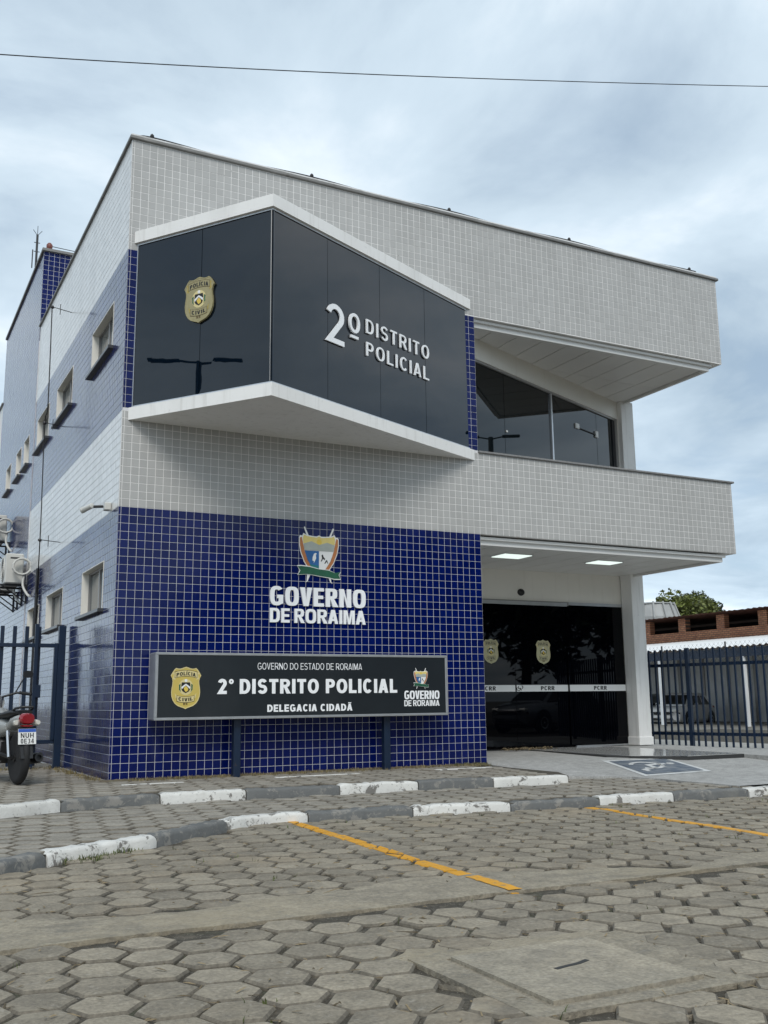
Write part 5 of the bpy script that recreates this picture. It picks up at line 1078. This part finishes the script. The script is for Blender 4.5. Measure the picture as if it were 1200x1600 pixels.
# chain link above the lot boundary
cl = MB(); cx_ = 26.2
for i in range(-14, 210):
    y = 2+.22*i
    cl.tube([(cx_, y, 2.2), (cx_, y+.75, 2.95)], .0035, 3, False); cl.tube([(cx_, y+.75, 2.2), (cx_, y, 2.95)], .0035, 3, False)
clo = thing('wire_mesh_fence', 'wire mesh strip in front of the white carport roof', 'fence', (cx_, 16, -.05))
cl.build('wire_mesh', 'wire_black', clo, kind='stuff')
for y in [2+3.4*i for i in range(14)]: MB().tube([(cx_+.05, y, -.6), (cx_+.05, y, 2.97)], .03, 8).build('post', 'dark_metal', clo)
# ribbed round tank beyond
tk = thing('water_tank', 'pale round ribbed tank rising behind the brick shed roof', 'tank', (52.0, 50.0, 0))
TC = onz((1030, 1085), 0); tcx, tcy = None, None
d_ = ray((1019, 955)); P_ = CAM+d_*72; tk.location = (P_.x, P_.y, -.2); ROOT[tk.name] = Vector((P_.x, P_.y, -.2))
KT = 1.24
MB().lathe([(r_*KT, z_*1.205) for r_, z_ in ((1.4, 0), (1.4, 5.35), (1.5, 5.4), (1.5, 5.6), (1.2, 6.42), (.5, 6.52), (.1, 6.53))], (P_.x, P_.y, -.2), (0, 0, 1), 14).build('shell', 'tank_white', tk)
for k in range(14):
    a = 2*math.pi*k/14; c, s_ = math.cos(a), math.sin(a)
    MB().tube([(P_.x+1.5*KT*c, P_.y+1.5*KT*s_, 5.4), (P_.x+1.56*KT*c, P_.y+1.56*KT*s_, 6.45), (P_.x+1.24*KT*c, P_.y+1.24*KT*s_, 7.6)], .075, 6).build('rib', 'tank_white', tk)
    a2 = 2*math.pi*(k+1)/14; c2, s2 = math.cos(a2), math.sin(a2)
    MB().tube([(P_.x+1.27*KT*c, P_.y+1.27*KT*s_, 7.5), (P_.x+1.27*KT*c2, P_.y+1.27*KT*s2, 7.5)], .05, 5).build('hoop', 'tank_white', tk)
# ---- trees
def tree(loc, h, rw, rh, n, mat, lab, cat='tree', seed=1, lean=0, group=None):
    rg = random.Random(seed); t = thing('tree', lab, cat, loc, group=group); L = Vector(loc)
    tr = MB(); zc = h-rh; tr.tube([L+Vector((0, 0, -.2)), L+Vector((.06*h*.3, .02*h, zc*.5)), L+Vector((.02*h, 0, zc))], [.055*h*.55, .04*h*.55, .03*h*.5], 9)
    clumps = []
    for k in range(34):
        a = rg.uniform(0, 2*math.pi); r_ = math.sqrt(rg.random())*rw*.82; z = zc+rg.uniform(-.55, .72)*rh*math.sqrt(max(0, 1-(r_/rw)**2)); clumps.append(Vector((r_*math.cos(a), r_*math.sin(a), z)))
    for c in clumps[:9]: tr.tube([L+Vector((.02*h, 0, zc*.8)), L+Vector((c.x*.5, c.y*.5, zc*.6+c.z*.4)), L+c], [.02*h*.5, .012*h*.5, .004*h], 6)
    tr.build('trunk', 'bark', t, smooth=60); cr_ = MB()
    for k in range(n):
        c = rg.choice(clumps); q = Vector((rg.gauss(0, 1), rg.gauss(0, 1), rg.gauss(0, .75))); q = q.normalized()*(rg.random()**.5)*rw*.42; p = L+c+q
        s_ = rg.uniform(.5, 1.2)*rw*.055; a = Vector((rg.gauss(0, 1), rg.gauss(0, 1), rg.gauss(0, .6))).normalized(); b = a.orthogonal().normalized(); b = (b*math.cos(k)+a.cross(b)*math.sin(k)); cr_.cur = rg.random()
        cr_.add([p+a*s_*1.5, p+b*s_*.6, p-a*s_*1.5, p-b*s_*.6], [(0, 1, 2, 3)])
    cr_.build('crown', mat, t); return t
def at(px, depth): p = CAM+ray(px)*depth; return p
p = at((1060, 950), 84); tree((p.x, p.y, -.4), 10.1, 3.0, 2.7, 17000, 'leaf_bright', 'bright green tree crown behind the brick shed roof', seed=4)
p = at((1092, 950), 94); tree((p.x, p.y, -.4), 11.4, 2.4, 3.0, 15000, 'leaf_dark', 'dark rounded tree crown behind the brighter tree', seed=8)
# lamps, wall and car seen only mirrored; trees added to keep the doors dark
for i, (x, y, h, sd_) in enumerate(((17, -22, 8.5, 21), (23, -19, 9.5, 22), (29.5, -16, 9.0, 23), (36, -11.5, 9.5, 24), (12, -26, 8, 25), (42, -6, 9, 26))):
    tree((x, y, ZP-.03), h, 4.2, 4.3, 6000, 'leaf_dark', 'unseen dense dark tree added across the road to darken the doors, ' + ('second in the row from the car park end', 'third in the row', 'fourth in the row', 'fifth in the row', 'nearest the car park end of the row', 'farthest along the row')[i], seed=sd_, group='trees added across the road')
def street_lamp(x, y, h, rz, lab, k=1.0):
    t = thing('street_lamp', lab, 'street lamp', (x, y, ZP-.03), rz, group='double armed street lamps')
    MB().tube([(0, 0, 0), (0, 0, h)], [.10, .06], 10).build('pole', 'lamp_post', t, local=True)
    for s_ in (-1, 1):
        MB().tube([(0, 0, h-.05), (s_*.5*k, 0, h+.0), (s_*.8*k, 0, h+.01)], .035*k, 8).build('arm', 'lamp_post', t, local=True); MB().bbox(min(s_*.55*k, s_*1.4*k), max(s_*.55*k, s_*1.4*k), -.11*k, .11*k, h-.015, h+.045, .015).build('lamp_head', 'lamp_post', t, local=True)
street_lamp(-15.3, -.28, 10.75, R(97), 'street lamp mirrored in the left glass face of the bay'); street_lamp(13.68, -.78, 7.3, R(75), 'street lamp mirrored in the balcony glass', .5)
bwl = MB().box(-7.3, -7.1, 4, 34, -.2, 2.3).build('boundary_wall', 'brown_wall'); tag(bwl, 'brown boundary wall mirrored in the lower side wall tiles', 'wall')
# ---- cars
def car(loc, rz, mat, lab):
    c = thing('parked_car', lab, 'car', loc, rz, group='parked cars')
    def sec(x, hw, z0, zs, zt, tw):     # one cross section, 12 points
        pts_ = [(0, z0), (hw*.86, z0), (hw*.97, z0+.10), (hw, z0+.32), (hw*.985, zs-.05), (hw*.94, zs), (tw, zt), (0, zt+.015)]
        return [Vector((x, y, z)) for y, z in pts_]+[Vector((x, -y, z)) for y, z in pts_[-2:0:-1]]
    st_ = [(-2.02, .62, .42, .66, .72, .5), (-1.95, .80, .28, .85, .90, .66), (-1.6, .87, .24, .93, 1.00, .78), (-.8, .88, .22, .95, 1.0, .8), (.2, .88, .22, .94, .99, .8), (.85, .88, .22, .93, .98, .78), (1.5, .86, .24, .84, .93, .70), (1.92, .78, .28, .74, .82, .60), (2.06, .58, .40, .62, .68, .46)]
    MB().loft([sec(*a) for a in st_]).build('body', mat, c, smooth=35, local=True)
    def gs(x, hb, zb, ht, zt): return [Vector((x, y, z)) for y, z in ((-hb, zb), (hb, zb), (ht, zt), (ht*.8, zt+.04), (-ht*.8, zt+.04), (-ht, zt))]
    cab_ = MB().loft([gs(-1.88, .72, .96, .66, .98), gs(-1.45, .80, .96, .60, 1.40), gs(-.9, .82, .97, .62, 1.50), (gs(0, .82, .97, .62, 1.50)), gs(.42, .81, .96, .60, 1.43), gs(1.12, .74, .93, .70, .95)]).build('cabin', mat, c, smooth=25, local=True)
    for s_ in (-1, 1):
        for (xa, xb, xc, xd) in ((-1.35, -.62, -.62, -1.05), (-.54, .30, .22, -.54), (.36, .92, .36, .28)):
            q = lambda x, z, e: (x, s_*((.815-(z-.97)*.37)+e), z)
            MB().add([q(xa, 1.0, .006), q(xb, 1.0, .006), q(xc, 1.40, .006), q(xd, 1.40, .006), q(xa, 1.0, -.03), q(xb, 1.0, -.03), q(xc, 1.40, -.03), q(xd, 1.40, -.03)], [(0, 1, 2, 3), (4, 7, 6, 5), (0, 4, 5, 1), (1, 5, 6, 2), (2, 6, 7, 3), (3, 7, 4, 0)]).build('side_window', 'car_glass', cab_, local=True)
        MB().bbox(.35, .52, s_*.87-.0 if s_ > 0 else -.99, .99 if s_ > 0 else -.87, .98, 1.10, .03).build('mirror', mat, c, local=True)
        MB().bbox(1.78, 2.0, min(s_*.42, s_*.74), max(s_*.42, s_*.74), .66, .79, .04).build('headlight', 'clear_lens', c, local=True); MB().bbox(-1.99, -1.86, min(s_*.5, s_*.78), max(s_*.5, s_*.78), .74, .95, .03).build('tail_light', 'red_lens', c, local=True)
        MB().lathe([(.07, 0), (.07, .03)], (1.97, s_*.56, .46), (1, 0, 0), 12).build('fog_light', 'black_plastic', c, local=True)
        for xw in (1.28, -1.28):
            wq = MB().lathe([(.20, 0), (.30, -.01), (.325, .03), (.325, .17), (.30, .20), (.20, .2)], (xw, s_*.70-.0, .325), (0, s_, 0), 24).build('wheel', 'rubber', c, smooth=40, local=True)
            MB().lathe([(.20, .17), (.19, .205), (.05, .185), (.03, .21)], (xw, s_*.70, .325), (0, s_, 0), 20).build('rim', 'aluminium', wq, local=True)
            MB().lathe([(.40, 0), (.40, .012)], (xw, s_*.875, .345), (0, s_, 0), 24).build('wheel_arch', 'black_plastic', c, local=True)
    MB().prism_f(Frame((.42, 0, 1.43), (0, 1, 0), (-.7, 0, .48)), [(-.56, -.06), (.56, -.06), (.66, -.74), (-.66, -.74)], .0, .045).build('windscreen', 'car_glass', cab_, local=True)
    MB().bbox(1.93, 2.075, -.40, .40, .60, .70, .02).build('grille', 'black_plastic', c, local=True); MB().bbox(1.90, 2.06, -.52, .52, .36, .48, .02).build('bumper_intake', 'black_plastic', c, local=True)
    MB().bbox(-1.6, 1.6, -.78, .78, .16, .26, .02).build('underbody', 'black_plastic', c, local=True); return c
p = onz((1066, 1136.5), -.412)
car((p.x, p.y, -.412), R(203), 'car_white', 'white hatchback parked under the carport behind the blue fence')
p2 = onz((1004, 1133), -.412); car((p2.x, p2.y, -.412), R(200), 'car_dark', 'dark car mostly hidden behind the white column')
car((18, -10.5, ZP), R(165), 'car_silver', 'silver car across the road mirrored faintly in the doors')
# ================================================================== WEEDS AND LITTER
def tufts(name, spots, mat, seed, par=None, h=(.03, .09)):
    rg = random.Random(seed); mb = MB()
    for (x, y, z, n) in spots:
        for k in range(n):
            a = rg.uniform(0, 6.28); r_ = abs(rg.gauss(0, .05)); bx_, by_ = x+r_*math.cos(a), y+r_*math.sin(a); hh = rg.uniform(*h); b = rg.uniform(0, 6.28); l = hh*rg.uniform(.2, .9); w_ = rg.uniform(.002, .005)
            dx, dy = math.cos(b), math.sin(b); mb.cur = rg.random()
            mb.add([(bx_-dy*w_, by_+dx*w_, z-.01), (bx_+dy*w_, by_-dx*w_, z-.01), (bx_+dx*l*.4+dy*w_*.7, by_+dy*l*.4-dx*w_*.7, z+hh*.6), (bx_+dx*l*.4-dy*w_*.7, by_+dy*l*.4+dx*w_*.7, z+hh*.6), (bx_+dx*l, by_+dy*l, z+hh)], [(0, 1, 2, 3), (3, 2, 4)])
    o = mb.build(name, mat); o['kind'] = 'stuff'; return o
rg = random.Random(77)
tag(tufts('dry_grass', [(rg.uniform(.2, 5.2), -.06-abs(rg.gauss(0, .10)), ZU-.006, rg.randrange(4, 12)) for _ in range(330)]+[(-.05-abs(rg.gauss(0, .08)), rg.uniform(.1, 2.9), ZU-.006, 7) for _ in range(90)]+[(rg.uniform(-1.3, -.1), 3.0+rg.gauss(0, .14), ZU-.006, 8) for _ in range(70)], 'dry_grass', 5, h=(.012, .05)), 'thin dry grass along the foot of the tiled walls')
ws = [(rg.uniform(4.6, 5.25), -.07+rg.gauss(0, .03), ZU, 14) for _ in range(16)]
for q in ((118, 1343), (128, 1341), (140, 1339), (150, 1338), (160, 1336), (172, 1334), (186, 1333), (200, 1330), (215, 1326), (105, 1346), (135, 1344), (152, 1344)):
    w_ = onz(q, ZP); ws.append((w_.x, w_.y, ZP-.006, 34))
for _ in range(70):
    p = rg.choice(pav[:700]); a = R(60*rg.randrange(6))+HA; ws.append((p.x+math.cos(a)*.145, p.y+math.sin(a)*.145, ZP-.012, rg.randrange(2, 8)))
tag(tufts('weeds', ws, 'weed', 9, h=(.01, .045)), 'small green weeds in the paving joints and along the kerb')
lt = MB()
for _ in range(2600):
    p = rg.choice(pav[:900]); a = rg.uniform(0, 6.28); r_ = rg.uniform(.11, .155) if rg.random() < .8 else rg.uniform(0, .12); x, y = p.x+r_*math.cos(a), p.y+r_*math.sin(a)
    L = rg.uniform(.006, .03) if rg.random() < .93 else rg.uniform(.04, .10); w_ = rg.uniform(.0015, .004); b = rg.uniform(0, 6.28); dx, dy = math.cos(b), math.sin(b); z = ZP-.006 if r_ > .115 else ZP+.006; lt.cur = rg.random(); q = rg.uniform(0, .008)
    lt.add([(x-dx*L-dy*w_, y-dy*L+dx*w_, z), (x-dx*L+dy*w_, y-dy*L-dx*w_, z), (x+dx*L+dy*w_, y+dy*L-dx*w_, z+q), (x+dx*L-dy*w_, y+dy*L+dx*w_, z+q), (x, y, z+.006)], [(0, 1, 4), (1, 2, 4), (2, 3, 4), (3, 0, 4)])
for _ in range(160):
    x, y = 7.65+rg.uniform(-.5, .55), 2.35+rg.gauss(0, .07); L = rg.uniform(.02, .06); b = rg.uniform(0, 6.28); dx, dy = math.cos(b), math.sin(b); z = .034+rg.uniform(0, .03); lt.cur = rg.random()
    lt.add([(x-dx*L, y-dy*L, z), (x+dy*.014, y-dx*.014, z+.02), (x+dx*L, y+dy*L, z+.01), (x-dy*.014, y+dx*.014, z+.03)], [(0, 1, 2, 3)])
tag(lt.build('leaf_litter', 'litter', kind='stuff'), 'scattered dry twigs and leaf bits on the paving')
